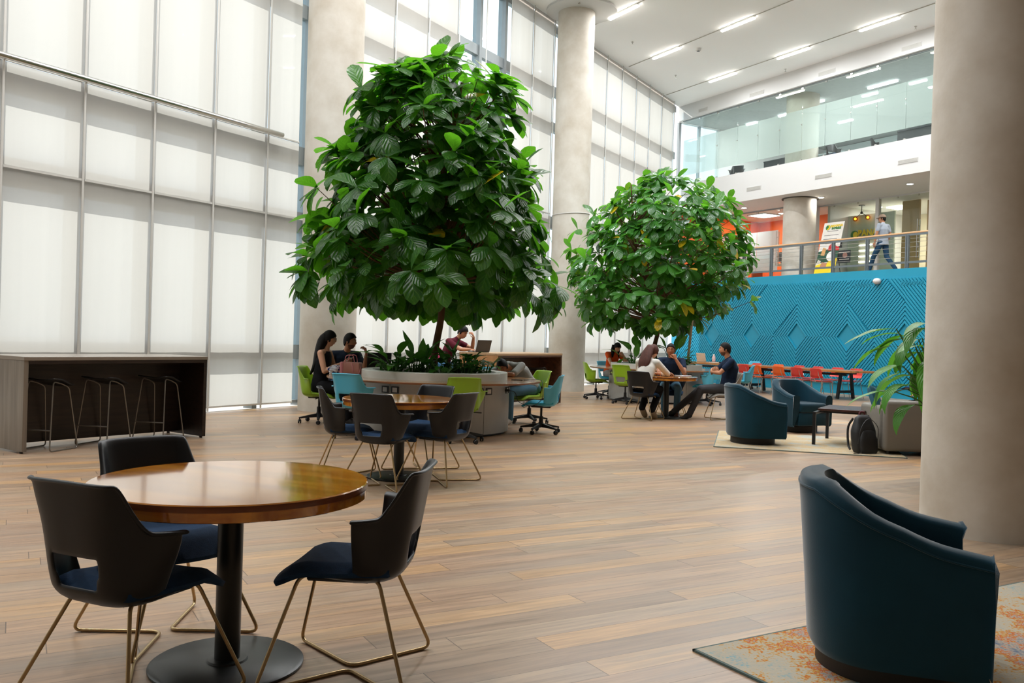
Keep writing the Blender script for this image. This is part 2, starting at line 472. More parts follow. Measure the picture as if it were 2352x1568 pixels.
def poly_slab(name, pts, z0, z1, m):
    return struct(MB().prism([(p[0], p[1]) for p in pts], z0, z1).build(name, m, smooth=0))
room = [CW(38, -0.12), Vector((2, -9.2, 0)), Vector((14.4, -3, 0)), BW(17.2, 0), BW(17.2, 10.5), BW(-0.35, 10.5), BW(-0.35, 0.1), CW(-0.1, -0.12)]
poly_slab('floor', room, -0.12, 0.0, MATS['floor'])
poly_slab('ceiling', room, Z_CEIL, Z_CEIL + 0.2, ceil_paint)
gr = struct(MB().box((-60, -40, -0.2), (60, 90, -0.14)).build('ground', mat('pavement', '#b9b4aa', 0.9), smooth=0))
def wall_between(name, a, b, h, m, t=0.2):
    d = (b - a); L = d.length
    return struct(MB().box((0, -t, 0), (L, 0, h)).build(name, m, smooth=0, loc=a, rot=math.atan2(d.y, d.x)))
wall_between('wall_rear', CW(38, -0.12), Vector((2, -9.2, 0)), Z_CEIL, dim_paint)
wall_between('wall_entry', Vector((2, -9.2, 0)), Vector((14.4, -3, 0)), Z_CEIL, dim_paint)
wall_between('wall_right', Vector((14.4, -3, 0)), BW(17.2, 0), Z_CEIL, dim_paint)

# concrete columns up to the ceiling, with the round trim plate where they meet it
def column(name, x, y, r, h):
    c = struct(MB().lathe([(r, 0), (r, h)], 64).build(name, MATS['concrete'], loc=(x, y, 0)))
    return c
column('column_left', -3.13, 14.85, 0.47, Z_CEIL)
column('column_middle', 1.41, 22.45, 0.47, Z_CEIL)
column('column_right', 3.58, 6.49, 0.47, Z_CEIL)
for i, (x, y) in enumerate(((-3.13, 14.85), (1.41, 22.45))):
    struct(MB().lathe([(0.9, 0), (0.9, 0.045)], 64).build('trim_%d' % (i + 1), white_paint, loc=(x + 0.12, y - 0.1, Z_CEIL - 0.05)))

# ---- glass wall with roller shades. t runs from the corner towards the near left; y > 0 is inside
BAY = 1.09
TM = [19.26 - BAY * (18 - i) for i in range(0, 36)]
TRANSOMS = [(0.05, 0.10), (0.83, 1.08), (3.08, 3.44), (4.28, 4.60), (6.88, 7.12), (7.84, 8.08), (9.5, 9.72)]
def window_bay(n, t0, t1, post=True):
    mb = MB()
    for z0, z1 in TRANSOMS: mb.box((t0 + 0.04, -0.30, z0), (t1 - 0.04, -0.17, z1))
    mb.box((t1 - 0.05, -0.34, 0), (t1 + 0.05, -0.13, Z_CEIL))
    w = struct(mb.build('window_%d' % n, frame_grey, smooth=0, loc=K, rot=C_ROT))
    MB().box((t0, -0.245, 0.05), (t1, -0.235, Z_CEIL)).build('pane', pane_clear, w, smooth=0)
    if post:
        p = MB()
        p.box((t1 - 0.016, 0.012, 0.02), (t1 + 0.016, 0.03, Z_CEIL), 0.004, 1)
        p.build('post', alu, w, smooth=0)
        MB().box((t0 + 0.022, 0.014, 3.27), (t1 - 0.022, 0.028, 3.30)).build('crossbar', alu, w, smooth=0)
    return w
window_bay(1, 0.02, TM[1], post=True)
SH = []
def shade(t0, t1, z0, z1, tier):
    mb = MB()
    n = 5
    mb.grid([[(t0 + (t1 - t0) * i / n, 0.012 * math.sin(i * 2.1 + z0) * 0.3, z) for i in range(n + 1)] for z in (z0, z0 + (z1 - z0) / 2, z1)])
    root = thing('roller_shade', '', 'blind', K, C_ROT, 'cream sunscreen roller shades on the glass wall')
    mb.build('fabric', MATS['shade'], root, smooth=0)
    MB().box((t0, -0.012, z0 - 0.03), (t1, 0.014, z0), 0.004, 1).build('hem_bar', alu, root, smooth=0)
    SH.append((tier, t0, root))
CLEAR_UP = (11, 12)                              # the two open bays high up behind the big tree
for i in range(1, 24):
    t0, t1 = TM[i], TM[i + 1]
    window_bay(i + 1, t0, t1)
    a, b = t0 + 0.003, t1 - 0.003
    if i == 17: a = t0 + 0.36
    if i == 8: b = t1 - 0.40
    shade(a, b, 0.10, 4.595, 'lower')
    if i not in CLEAR_UP: shade(a, b, 4.63, Z_CEIL - 0.02, 'upper')
for tier in ('lower', 'upper'):
    L_ = sorted([s for s in SH if s[0] == tier], key=lambda s: -s[1])
    for k, s in enumerate(L_):
        s[2]['label'] = 'cream %s roller shade, %s from the left edge along the glass wall' % (tier, ORD[k])
# the same wall goes on beside the camera, outside the picture
w = window_bay(25, TM[24], 38.2, post=False)
mb = MB()
for i in range(24, 35): mb.box((TM[i] + 0.05, -0.3, 0), (TM[i] + 0.1, -0.15, Z_CEIL))
mb.build('frame', frame_grey, w, smooth=0)
MB().grid([[(TM[24] + 0.015, 0, 0.1), (38.1, 0, 0.1)], [(TM[24] + 0.015, 0, 9.7), (38.1, 0, 9.7)]]).build('shade', MATS['shade'], w, smooth=0)
# polished tubes that carry the shade cords, one run per column bay
for t0, t1, lab in ((19.05, 32.0, 'long polished steel tube across the shades beside the dark bar'), (10.25, 18.05, 'polished steel tube across the shades behind the big tree'), (0.8, 9.2, 'polished steel tube across the shades beyond the middle column')):
    mb = MB().tube([(t0, 0.14, 4.62), (t1, 0.14, 4.62)], 0.042, 12)
    root = thing('curtain_rail', lab, 'rail', K, C_ROT, 'steel tubes along the glass wall')
    mb.build('tube', chrome, root)
    for i in range(36):
        if t0 < TM[i] < t1: MB().box((TM[i] - 0.012, 0.03, 4.60), (TM[i] + 0.012, 0.14, 4.64)).build('bracket', alu, root, smooth=0)
# white cable looped round the middle column from the tube ends
lp = [(0.483 * math.cos(a), 0.483 * math.sin(a), 4.50 + 0.03 * math.cos(a)) for a in [2 * PI * i / 40 for i in range(40)]]
tag(MB().tube(lp, 0.009, 6, closed=True).build('cable', white_paint, loc=(1.41, 22.45, 0)), 'thin white cable looped round the middle concrete column', 'cable')

# ---- blue relief wall under the balcony
def clip(poly, a, b, c):
    """Keep the side a*x + b*y + c >= 0 of a convex polygon."""
    out = []
    for i in range(len(poly)):
        p, q = poly[i], poly[(i + 1) % len(poly)]
        dp, dq = a * p[0] + b * p[1] + c, a * q[0] + b * q[1] + c
        if dp >= 0: out.append(p)
        if (dp >= 0) != (dq >= 0):
            t = dp / (dp - dq); out.append((p[0] + (q[0] - p[0]) * t, p[1] + (q[1] - p[1]) * t))
    return out
Z_BALC = 3.475
mb = MB().box((-0.15, 0, 0), (17.2, 0.25, Z_BALC))
SLOPE, PITCHZ, STRIP, ZC = 1.13, 0.117, 0.084, 1.62
HW, A0 = 0.91, 1.93
LO, HI = 0.30, 3.22
def strips(poly, sgn, phase):
    """Raised strips z = sgn*SLOPE*s + c inside a convex polygon."""
    cs = [z - sgn * SLOPE * s for s, z in poly]
    c = math.floor((min(cs) - phase) / PITCHZ) * PITCHZ + phase
    while c < max(cs):
        q = clip(poly, -sgn * SLOPE, 1, -c); q = clip(q, sgn * SLOPE, -1, c + STRIP) if len(q) > 2 else []
        if len(q) > 2:
            n = len(q); d = 0.05
            vs = [(s, 0.001, z) for s, z in q] + [(s, -d, z) for s, z in q]
            mb.add(vs, [tuple(range(n, 2 * n))] + [(i, n + i, n + (i + 1) % n, (i + 1) % n) for i in range(n)])
        c += PITCHZ
def region(poly, sgn, a):
    strips(poly, sgn, (ZC + 0.39) - sgn * SLOPE * a if True else 0)
for k in range(-1, 9):
    a = A0 + 1.82 * k
    for side in (-1, 1):
        s0, s1 = (a - HW, a) if side < 0 else (a, a + HW)
        s0 = max(s0, 0.02)
        if s1 <= s0: continue
        for up in (1, -1):
            g = 0.012
            rect = [(s0, ZC), (s1, ZC), (s1, HI), (s0, HI)] if up > 0 else [(s0, LO), (s1, LO), (s1, ZC), (s0, ZC)]
            sgn = -side * up
            # outside the flat diamond of this axis
            z0 = ZC + up * 0.39                                    # its tip on the axis
            cut = clip(rect, -sgn * SLOPE * up, up, up * (sgn * SLOPE * a - z0))
            ex = {(1, 1, 1): (1.0, -0.92, 3.75, 2.60), (2, -1, 1): (-1.0, 1, 4.66, 1.66), (3, 1, 1): (1.0, 0.93, 7.39, 2.58), (4, -1, 1): (1.0, 0.9, 8.62, 3.22)}.get((k, side, up))
            if ex is None:
                region(cut, sgn, a)
            else:
                # a diagonal splits this field: beyond it the strips run the other way
                x0, z0_ = ex[2], ex[3]
                if k == 1: na, nb = -1.0, 1.0          # above the rising line
                elif k == 2: na, nb = -1.0, 1.0
                else: na, nb = 1.0, 0.95
                c = -(na * x0 + nb * z0_)
                A_ = clip(cut, na, nb, c - 0.02); B_ = clip(cut, -na, -nb, -c - 0.02)
                if len(A_) > 2: strips(A_, -sgn, 0.03)
                if len(B_) > 2: region(B_, sgn, a)
for s0, s1 in ((6.18, 6.86), (7.55, 8.24), (9.06, 9.74)):           # flat double bars near the top
    for z in (3.02, 3.075): mb.box((s0, -0.05, z), (s1, 0, z + 0.035))
bw = struct(mb.build('wall_back', teal_paint, smooth=0, loc=K, rot=B_ROT))
struct(MB().box((-0.15, -0.02, 0), (17.2, 0.0, 0.09)).build('baseboard_back', teal_paint, smooth=0, loc=K, rot=B_ROT))

# ---- balcony deck, soffit, white bands, upper glass storey
struct(MB().box((-0.15, 0.25, Z_BALC - 0.2), (17.2, 10.4, Z_BALC)).build('floor_balcony', mat('balcony_floor', '#a89f93', 0.6), smooth=0, loc=K, rot=B_ROT))
Z_SOF, Z_GB, Z_GT = 5.97, 6.92, 9.2
mb = MB().box((-0.15, 0, Z_SOF), (17.2, 0.3, Z_GB)).box((-0.15, 0.3, Z_SOF), (17.2, 10.4, Z_GB - 0.06))
struct(mb.build('wall_band_lower', white_paint, smooth=0, loc=K, rot=B_ROT))
struct(MB().box((-0.15, 0, Z_GT), (17.2, 0.3, Z_CEIL)).build('wall_band_upper', white_paint, smooth=0, loc=K, rot=B_ROT))
struct(MB().box((-0.15, 0.3, Z_GT + 0.02), (17.2, 10.4, Z_GT + 0.1)).build('ceiling_upper', mat('upper_ceiling', '#a8adab', 0.8), smooth=0, loc=K, rot=B_ROT))
struct(MB().box((-0.15, 7.6, Z_GB), (17.2, 7.8, Z_GT)).build('wall_upper_back', mat('upper_wall', '#cfdcdc', 0.8, var=0.03, scale=0.6), smooth=0, loc=K, rot=B_ROT))
struct(MB().box((-0.15, 10.2, Z_BALC), (17.2, 10.4, Z_SOF)).build('wall_balcony_end', dim_paint, smooth=0, loc=K, rot=B_ROT))
struct(MB().box((-0.35, 0.1, 0), (-0.15, 10.4, Z_BALC - 0.01)).box((-0.35, 0.1, Z_SOF), (-0.15, 10.4, Z_GB)).box((-0.35, 2.0, Z_GB), (-0.15, 10.4, Z_GT)).box((-0.35, 0.1, Z_GT), (-0.15, 10.4, Z_CEIL)).build('wall_far_left', white_paint, smooth=0, loc=K, rot=B_ROT))
struct(MB().box((17.0, 0.3, 0), (17.2, 10.4, Z_CEIL)).build('wall_far_right', white_paint, smooth=0, loc=K, rot=B_ROT))
w43 = struct(MB().box((-0.30, 0.1, Z_GB), (-0.20, 0.2, Z_GT)).box((-0.30, 1.05, Z_GB), (-0.20, 1.12, Z_GT)).box((-0.30, 0.2, Z_GB), (-0.20, 2.0, Z_GB + 0.08)).build('window_43', frame_grey, smooth=0, loc=K, rot=B_ROT))
MB().box((-0.255, 0.2, Z_GB), (-0.245, 2.0, Z_GT)).build('pane', pane_clear, w43, smooth=0)
# low wall behind the ground-floor blue wall keeps the space under the deck dark and closed
SJ = [0.03, 0.87, 1.75, 2.68, 3.59, 4.5, 5.38, 6.25, 7.15, 8.02, 8.92, 9.85, 10.8, 11.8, 12.8]
ug = struct(MB().box((0.0, 0.10, Z_GB), (17, 0.16, Z_GB + 0.02)).box((0, 0.09, Z_GT - 0.03), (17, 0.17, Z_GT)).build('window_40', frame_grey, smooth=0, loc=K, rot=B_ROT))
for i in range(len(SJ) - 1):
    a, b = SJ[i] + 0.006, SJ[i + 1] - 0.006
    p = MB().box((a, 0.12, Z_GB + 0.02), (b, 0.132, Z_GT - 0.03)).build('pane', pane_green, ug, smooth=0)
    MB().box((a, 0.134, 7.25), (b, 0.136, 8.5)).build('frosted_film', pane_frost, p, smooth=0)
    c = MB()
    for z in (Z_GB + 0.02, 8.02, Z_GT - 0.08): c.box((b - 0.035 if z != 8.02 else b - 0.012, 0.105, z), (b + 0.035 if z != 8.02 else b + 0.02, 0.145, z + 0.04))
    c.build('glass_clamp', chrome, p, smooth=0)
# column rising through both upper storeys, just behind the balcony edge
struct(MB().lathe([(0.5, Z_BALC), (0.5, Z_GT + 0.02)], 64).build('column_balcony', MATS['concrete'], loc=BW(4.62, 1.0)))
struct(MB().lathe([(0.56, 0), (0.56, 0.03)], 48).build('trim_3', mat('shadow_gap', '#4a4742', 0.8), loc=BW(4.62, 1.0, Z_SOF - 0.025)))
# ------------------------------------------------------------------ shell armchairs (front is local +y)
shell_black = mat('charcoal_shell', '#14171c', 0.42, var=0.04, spec=0.4)
shell_green = mat('lime_shell', '#86ad1d', 0.38, var=0.03)
shell_blue = mat('sky_blue_shell', '#4fb0cf', 0.38, var=0.03)
shell_grey = mat('warm_grey_shell', '#8d8880', 0.45, var=0.03)
pad_navy = mat('navy_fabric', '#193553', 0.85, var=0.12, scale=40, bump=0.25, bscale=300, spec=0.2)
pad_blue = mat('turquoise_fabric', '#1795b4', 0.8, var=0.1, scale=40)
pad_green = mat('lime_fabric', '#7c9d1e', 0.8, var=0.1, scale=40)
gold = mat('champagne_metal', '#b39a72', 0.32, 0.85, var=0.03)

def shell_mesh():
    half = [(0, -0.238), (0.07, -0.237), (0.125, -0.228), (0.165, -0.205), (0.195, -0.165), (0.207, -0.12), (0.213, -0.085), (0.214, -0.05)]
    right = spline([(x, y, 0) for x, y in half], 27)
    plan = [Vector((-p.x, p.y, 0)) for p in reversed(right[1:])] + right       # left arm front .. back .. right arm front
    n = len(plan); c = n // 2
    acc = [0.0]
    for i in range(1, len(right)): acc.append(acc[-1] + (right[i] - right[i - 1]).length)
    J = [acc[abs(i - c)] / acc[-1] for i in range(n)]
    nr = []
    for i in range(n):
        t = plan[min(i + 1, n - 1)] - plan[max(i - 1, 0)]
        nr.append(Vector((t.y, -t.x, 0)).normalized())
    rows = []
    def rim(i):
        back = 1 - smoothstep(0.63, 0.76, J[i])
        return 0.640 + (0.812 - 0.640) * back - 0.006 * back * (J[i] / 0.65) ** 2
    zs = [0.372, 0.385, 0.41, 0.44, 0.455, 0.50, 0.545, 0.562, 0.60]
    ins = [0.45, 0.74, 0.90, 0.97, 0.985, 1, 1, 1, 1]
    def put(i, z, inset=1.0, out=0.0):
        p = plan[i]; bk = max(0.0, min(1.0, -p.y / 0.2)); j = J[i]
        up = smoothstep(0.62, 0.80, z) * (1 - smoothstep(0.72, 0.90, j))
        y = (p.y + (-0.236 - p.y) * 0.55 * up) * inset - bk * max(0, z - 0.46) * 0.17     # the wings flatten towards the top corners
        x = p.x * inset + math.copysign(0.070 * smoothstep(0.66, 1.0, j) * smoothstep(0.42, 0.64, z), p.x)
        return Vector((x, y, z)) + nr[i] * out
    for z, k in zip(zs, ins): rows.append([put(i, z, k) for i in range(n)])
    for f in (0.25, 0.5, 0.8, 1.0):
        rows.append([put(i, 0.60 + (rim(i) - 0.60) * f) for i in range(n)])
    for step, dz in ((0.5, 0.003), (1.0, -0.002)):                               # the rim turns outward over the arms
        rows.append([put(i, rim(i) + dz, 1.0, step * (0.006 + 0.026 * smoothstep(0.70, 0.82, J[i]))) for i in range(n)])
    mb = MB().grid(rows)
    keep = []
    for f in mb.f:                                                               # opening in the small of the back
        ctr = sum((mb.v[i] for i in f), Vector()) / len(f)
        if abs(ctr.x) < 0.086 + 0.22 * (ctr.z - 0.455) and ctr.y < -0.15 and 0.452 < ctr.z < 0.562: continue
        keep.append(f)
    mb.f = keep
    pan = []                                                                     # pan under the cushion
    for r_, z in ((0.0, 0.380), (0.5, 0.380), (0.93, 0.395), (1.0, 0.42)):
        ring = []
        for j in range(28):
            a = 2 * PI * j / 28; ca, sa = math.cos(a), math.sin(a); ex = 0.55
            yy = 0.03 + 0.215 * r_ * math.copysign(abs(sa) ** ex, sa)
            ring.append(Vector((0.21 * r_ * math.copysign(abs(ca) ** ex, ca), yy, z + 0.018 * smoothstep(-0.05, 0.1, yy) * r_ - 0.035 * smoothstep(0.12, 0.25, yy))))
        pan.append(ring)
    mb.grid(pan, close=True)
    return mb
def cushion_mesh(th=0.042):
    mb = MB(); N_ = 14; top, bot = [], []
    for i in range(N_ + 1):
        rt, rb = [], []
        for j in range(N_ + 1):
            u, v = -1 + 2 * j / N_, -1 + 2 * i / N_
            x, y = u * math.sqrt(1 - 0.28 * v * v), v * math.sqrt(1 - 0.22 * u * u)
            X, Y = (0.212 + 0.018 * smoothstep(-0.6, 0.6, v)) * x, 0.035 + 0.245 * y
            e = max(abs(u), abs(v))
            droop = 0.055 * smoothstep(0.12, 0.29, Y)
            dish = -0.012 * (1 - min(1, (u * u + v * v)))
            edge = smoothstep(1.0, 0.72, e)
            rt.append((X, Y, 0.425 + th * (0.25 + 0.75 * edge) + dish - droop + 0.012 * smoothstep(0.0, -0.2, Y)))
            rb.append((X * 0.97, Y * 0.97, 0.418 - droop))
        top.append(rt); bot.append(rb)
    k = (N_ + 1) ** 2
    mb.grid(top); mb.grid([list(reversed(r)) for r in bot])
    W = N_ + 1
    edge = [(0, j) for j in range(W)] + [(i, W - 1) for i in range(1, W)] + [(W - 1, j) for j in range(W - 2, -1, -1)] + [(i, 0) for i in range(W - 2, 0, -1)]
    for a in range(len(edge)):
        (i0, j0), (i1, j1) = edge[a], edge[(a + 1) % len(edge)]
        mb.f.append((i1 * W + j1, i0 * W + j0, k + i0 * W + (W - 1 - j0), k + i1 * W + (W - 1 - j1)))
    return mb
SOLID = [('SOLIDIFY', dict(thickness=0.013, offset=-1.0)), ('SUBSURF', dict(levels=1, render_levels=1))]
def sled_mesh():
    mb = MB()
    for s in (-1, 1):
        loop = [(s * 0.13, 0.17, 0.405), (s * 0.285, 0.285, 0.008), (s * 0.018, 0.0, 0.008), (s * 0.285, -0.275, 0.008), (s * 0.13, -0.13, 0.405)]
        pts = fillet([(s * 0.13, 0.02, 0.400)] + loop + [(s * 0.13, 0.02, 0.400)], 0.045, 5)
        mb.tube(pts, 0.0075, 8, cap=True)
    return mb
def make_shell_chair(shell_m, pad_m, name='shell_armchair'):
    t = thing(name, '', 'chair')
    shell_mesh().build('shell', shell_m, t, smooth=60, mods=SOLID)
    cushion_mesh().build('seat_cushion', pad_m, t, smooth=80)
    fr = sled_mesh().build('sled_frame', gold, t, smooth=60)
    MB().box((-0.15, -0.10, 0.385), (0.15, 0.14, 0.402), 0.006, 1).build('mounting_plate', black_plastic, t, smooth=30)
    return t
def make_office_chair(shell_m, pad_m):
    t = thing('office_chair', '', 'chair')
    shell_mesh().build('shell', shell_m, t, smooth=60, mods=SOLID)
    cushion_mesh(0.03).build('seat_cushion', pad_m, t, smooth=80)
    mb = MB().box((-0.10, -0.14, 0.36), (0.10, 0.14, 0.40), 0.015, 2).tube([(0.08, 0.03, 0.375), (0.25, 0.03, 0.365)], 0.007, 8)
    mb.build('tilt_mechanism', black_plastic, t, smooth=40)
    MB().lathe([(0.030, 0.10), (0.030, 0.235), (0.016, 0.24), (0.016, 0.37)], 20).build('gas_post', black_metal, t)
    st = MB().lathe([(0.045, 0.085), (0.048, 0.10), (0.036, 0.15)], 20)
    ends = []
    for k in range(5):
        a = 2 * PI * k / 5 + 0.3
        d = Vector((math.cos(a), math.sin(a), 0)); q = Vector((-d.y, d.x, 0))
        rows = []
        for r_, w, z0, z1 in ((0.03, 0.028, 0.085, 0.14), (0.16, 0.022, 0.080, 0.115), (0.29, 0.017, 0.068, 0.088)):
            rows.append([d * r_ + q * w + Vector((0, 0, z0)), d * r_ - q * w + Vector((0, 0, z0)), d * r_ - q * w * 0.7 + Vector((0, 0, z1)), d * r_ + q * w * 0.7 + Vector((0, 0, z1))])
        st.grid(rows, close=True); st.f.append(tuple(len(st.v) - 4 + i for i in range(4)))
        ends.append(d * 0.28)
    st.build('star_base', black_plastic, t, smooth=40)
    for k, p in enumerate(ends):
        c = MB(); a = k * 1.3
        ax = Vector((math.cos(a), math.sin(a), 0)); 
        for sgn in (-1, 1):
            for w0, w1 in ((0.006, 0.022),):
                c0, c1 = p + ax * sgn * w0 + Vector((0, 0, 0.03)), p + ax * sgn * w1 + Vector((0, 0, 0.03))
                c.tube([c0, c0 * 0.5 + c1 * 0.5, c1], [0.030, 0.030, 0.024], 14)
        c.tube([p + Vector((0, 0, 0.03)), p + Vector((0, 0, 0.075))], 0.008, 8)
        c.build('caster', black_plastic, t, smooth=40)
    return t
PROTO = {}
def shell_chair(key, x, y, face, label, group):
    """face: the direction the sitter looks, in degrees from +x."""
    sm, pm, mk = {'black': (shell_black, pad_navy, 'sled'), 'grey': (shell_grey, shell_grey, 'sled'), 'green': (shell_green, pad_green, 'star'), 'blue': (shell_blue, pad_blue, 'star'), 'dark': (shell_black, pad_navy, 'star')}[key]
    if key not in PROTO:
        t = make_shell_chair(sm, pm) if mk == 'sled' else make_office_chair(sm, pm)
        PROTO[key] = t; t['label'] = label; t['group'] = group
        t.location = (x, y, 0) if not isinstance(y, tuple) else y; t.rotation_euler = (0, 0, R(face - 90))
        return t
    return dup(PROTO[key], (x, y, 0), R(face - 90), label, group)

# ------------------------------------------------------------------ round tables
amber = wood('amber_wood', '#b0610a', '#e59a2c', rough=0.12, axis=(1.2, 9, 9), scale=1.5, coat=1.0, blocks=0.12)
amber_dark = wood('amber_wood_rim', '#5a2c12', '#7d431d', rough=0.25, axis=(1, 1, 6), scale=3)
base_black = mat('black_powder_coat', '#1b1e1d', 0.38, 0.2, var=0.08)
def make_round_table():
    t = thing('round_table', '', 'table')
    r = 0.53
    top = MB().lathe([(r - 0.012, 0.668), (r - 0.004, 0.672), (r - 0.004, 0.704), (r, 0.706), (r, 0.728), (r - 0.004, 0.732)], 96)
    o = top.build('table_top', amber, t, smooth=25)
    MB().lathe([(r + 0.0005, 0.7065), (r + 0.001, 0.709), (r + 0.001, 0.725), (r + 0.0005, 0.7275)], 96, cap=False).build('edge_band', amber_dark, o, smooth=25)
    MB().lathe([(0.049, 0.02), (0.049, 0.668)], 40).build('pole', base_black, t)
    MB().lathe([(0.29, 0.0), (0.295, 0.004), (0.295, 0.012), (0.285, 0.018), (0.08, 0.021), (0.075, 0.028), (0.052, 0.03)], 72).build('base_plate', base_black, t, smooth=40)
    MB().box((-0.28, -0.035, 0.645), (0.28, 0.035, 0.668)).box((-0.035, -0.28, 0.645), (0.035, 0.28, 0.668)).build('top_bracket', base_black, t, smooth=20)
    return t
T1, T2, T3 = (-1.09, 3.455), (-1.02, 8.12), (2.727, 15.3)
t1 = make_round_table(); t1.location = (*T1, 0); t1.rotation_euler = (0, 0, R(-22)); t1['label'] = 'large round amber wood table closest to the camera'; t1['group'] = 'round wooden tables'
dup(t1, (*T2, 0), R(35), 'round amber wood table ringed by four black chairs before the planter desk', 'round wooden tables')
dup(t1, (*T3, 0), R(70), 'round wooden table with three people sitting round it', 'round wooden tables')
G1 = 'black shell armchairs at the round tables'
shell_chair('black', -1.32, 3.10, 66, 'black shell armchair seen from behind at the left of the closest table', G1)
shell_chair('black', -1.47, 3.80, -42, 'black shell armchair on the far side of the closest table', G1)
shell_chair('black', -0.60, 3.44, 176, 'black shell armchair in side view at the right of the closest table', G1)
shell_chair('black', -1.49, 8.14, 14, 'black shell armchair at the left of the table before the planter desk', G1)
shell_chair('black', -1.09, 7.62, 70, 'black shell armchair with its back to us before the middle round table', G1)
shell_chair('black', -0.86, 8.62, -118, 'blue-grey lit shell armchair behind the middle round table', G1)
shell_chair('black', -0.62, 7.95, 150, 'black shell armchair at the right of the middle round table', G1)
shell_chair('black', 2.27, 14.92, 58, 'black shell armchair with the woman in the white blouse on it', G1)
shell_chair('black', 2.93, 16.02, -96, 'black shell armchair under the man who rests his chin on his fist', G1)
shell_chair('grey', 3.74, 15.32, 178, 'grey shell armchair under the man with crossed arms', G1)

# ------------------------------------------------------------------ bars with wire stools
walnut = wood('dark_walnut_laminate', '#1c1310', '#33251d', rough=0.35, axis=(1.2, 10, 14), scale=2)
ash = wood('grey_ash_laminate', '#6f665c', '#8c8275', rough=0.4, axis=(14, 14, 1), scale=1.2)
oak = wood('warm_oak_laminate', '#a8764a', '#c08d5c', rough=0.4, axis=(9, 9, 1), scale=1.3)
brown = wood('brown_walnut_laminate', '#3a2418', '#5c3a26', rough=0.4, axis=(1.2, 8, 10), scale=2)
top_grey = mat('bar_top', '#8b8175', 0.3, var=0.05)
def make_bar(name, label, corner, ang, L, dep, h, m_end, m_in, m_top, group):
    """corner: near front foot of the end panel; local x runs along the open front, y back from it."""
    t = thing(name, label, 'counter', (corner[0], corner[1], 0), R(ang), group)
    MB().box((0, 0, 0.02), (0.045, dep, h - 0.04), 0.002, 1).build('end_panel', m_end, t, smooth=20)
    MB().box((L - 0.045, 0, 0.02), (L, dep, h - 0.04), 0.002, 1).build('end_panel', m_in, t, smooth=20)
    MB().box((0.045, dep * 0.62, 0.05), (L - 0.045, dep * 0.62 + 0.03, h - 0.04)).build('back_panel', m_in, t, smooth=0)
    MB().box((-0.004, -0.006, h - 0.04), (L + 0.004, dep + 0.006, h), 0.003, 1).build('worktop', m_top, t, smooth=20)
    MB().box((0.045, -0.004, h - 0.075), (L - 0.045, 0.02, h - 0.04)).build('front_rail', m_in, t, smooth=0)
    for x in (0.022, L - 0.022):
        for y in (0.06, dep - 0.06): MB().lathe([(0.018, 0), (0.018, 0.02)], 12, (x, y, 0)).build('foot', black_plastic, t)
    return t
A_BAR = math.degrees(math.atan2(0.8554, 0.518))
make_bar('bar_counter', 'dark walnut bar counter with a grey end panel at the left edge', (-4.912, 8.818), 55.3, 2.16, 0.78, 0.985, ash, walnut, top_grey, 'bar counters')
make_bar('bar_counter', 'brown bar counter with an oak end panel behind the planter desk', (-0.262, 15.73), 58.8, 2.5, 0.82, 1.03, oak, brown, wood('oak_top', '#a0805f', '#b5946f', rough=0.35), 'bar counters')
grey_wire = mat('grey_wire', '#8d8880', 0.35, 0.7, var=0.03)
def make_stool():
    t = thing('bar_stool', '', 'stool')
    mb = MB()
    for s in (-1, 1):
        loop = [(s * 0.15, -0.115, 0.725), (s * 0.20, -0.205, 0.008), (s * 0.20, 0.205, 0.008), (s * 0.15, 0.115, 0.655)]
        mb.tube(fillet([(s * 0.15, 0, 0.70)] + loop + [(s * 0.15, 0, 0.70)], 0.04, 5), 0.0075, 8)
    mb.tube([(-0.186, -0.18, 0.22), (0.186, -0.18, 0.22)], 0.007, 8)
    mb.build('wire_frame', grey_wire, t, smooth=60)
    seat = []
    for i in range(9):
        y = -0.16 + 0.32 * i / 8
        z = 0.735 - 0.075 * smoothstep(-0.05, 0.17, y) - 0.008 * math.cos(y * 12)
        seat.append([(x, y, z + 0.02 * (abs(x) / 0.19) ** 3) for x in (-0.19, -0.17, -0.1, 0, 0.1, 0.17, 0.19)])
    MB().grid(seat).build('seat', black_plastic, t, smooth=80, mods=[('SOLIDIFY', dict(thickness=0.016, offset=0)), ('SUBSURF', dict(levels=1, render_levels=1))])
    return t
st0 = None
def stool(x, y, ang, label, group):
    global st0
    if st0 is None:
        st0 = make_stool(); st0.location = (x, y, 0); st0.rotation_euler = (0, 0, R(ang)); st0['label'] = label; st0['group'] = group; return st0
    return dup(st0, (x, y, 0), R(ang), label, group)
G2 = 'wire bar stools tucked under the bars'
def bar_pt(c, ang, x, y):
    a = R(ang); return c[0] + x * math.cos(a) - y * math.sin(a), c[1] + x * math.sin(a) + y * math.cos(a)
for k, (x, lab) in enumerate(((0.36, 'leftmost'), (0.98, 'middle'), (1.66, 'rightmost'))):
    px, py = bar_pt((-4.912, 8.818), 55.3, x, 0.20)
    stool(px, py, 55.3 - 90 + 22, 'dark bar stool with grey wire legs, %s of three under the walnut bar' % lab, G2)
for k, (x, lab) in enumerate(((0.30, 'leftmost'), (1.05, 'middle'), (1.85, 'rightmost'))):
    px, py = bar_pt((-0.262, 15.73), 58.8, x, 0.22)
    stool(px, py, 58.8 - 90 + 20, 'bar stool with thin wire legs, %s of three under the oak-ended bar' % lab, G2)

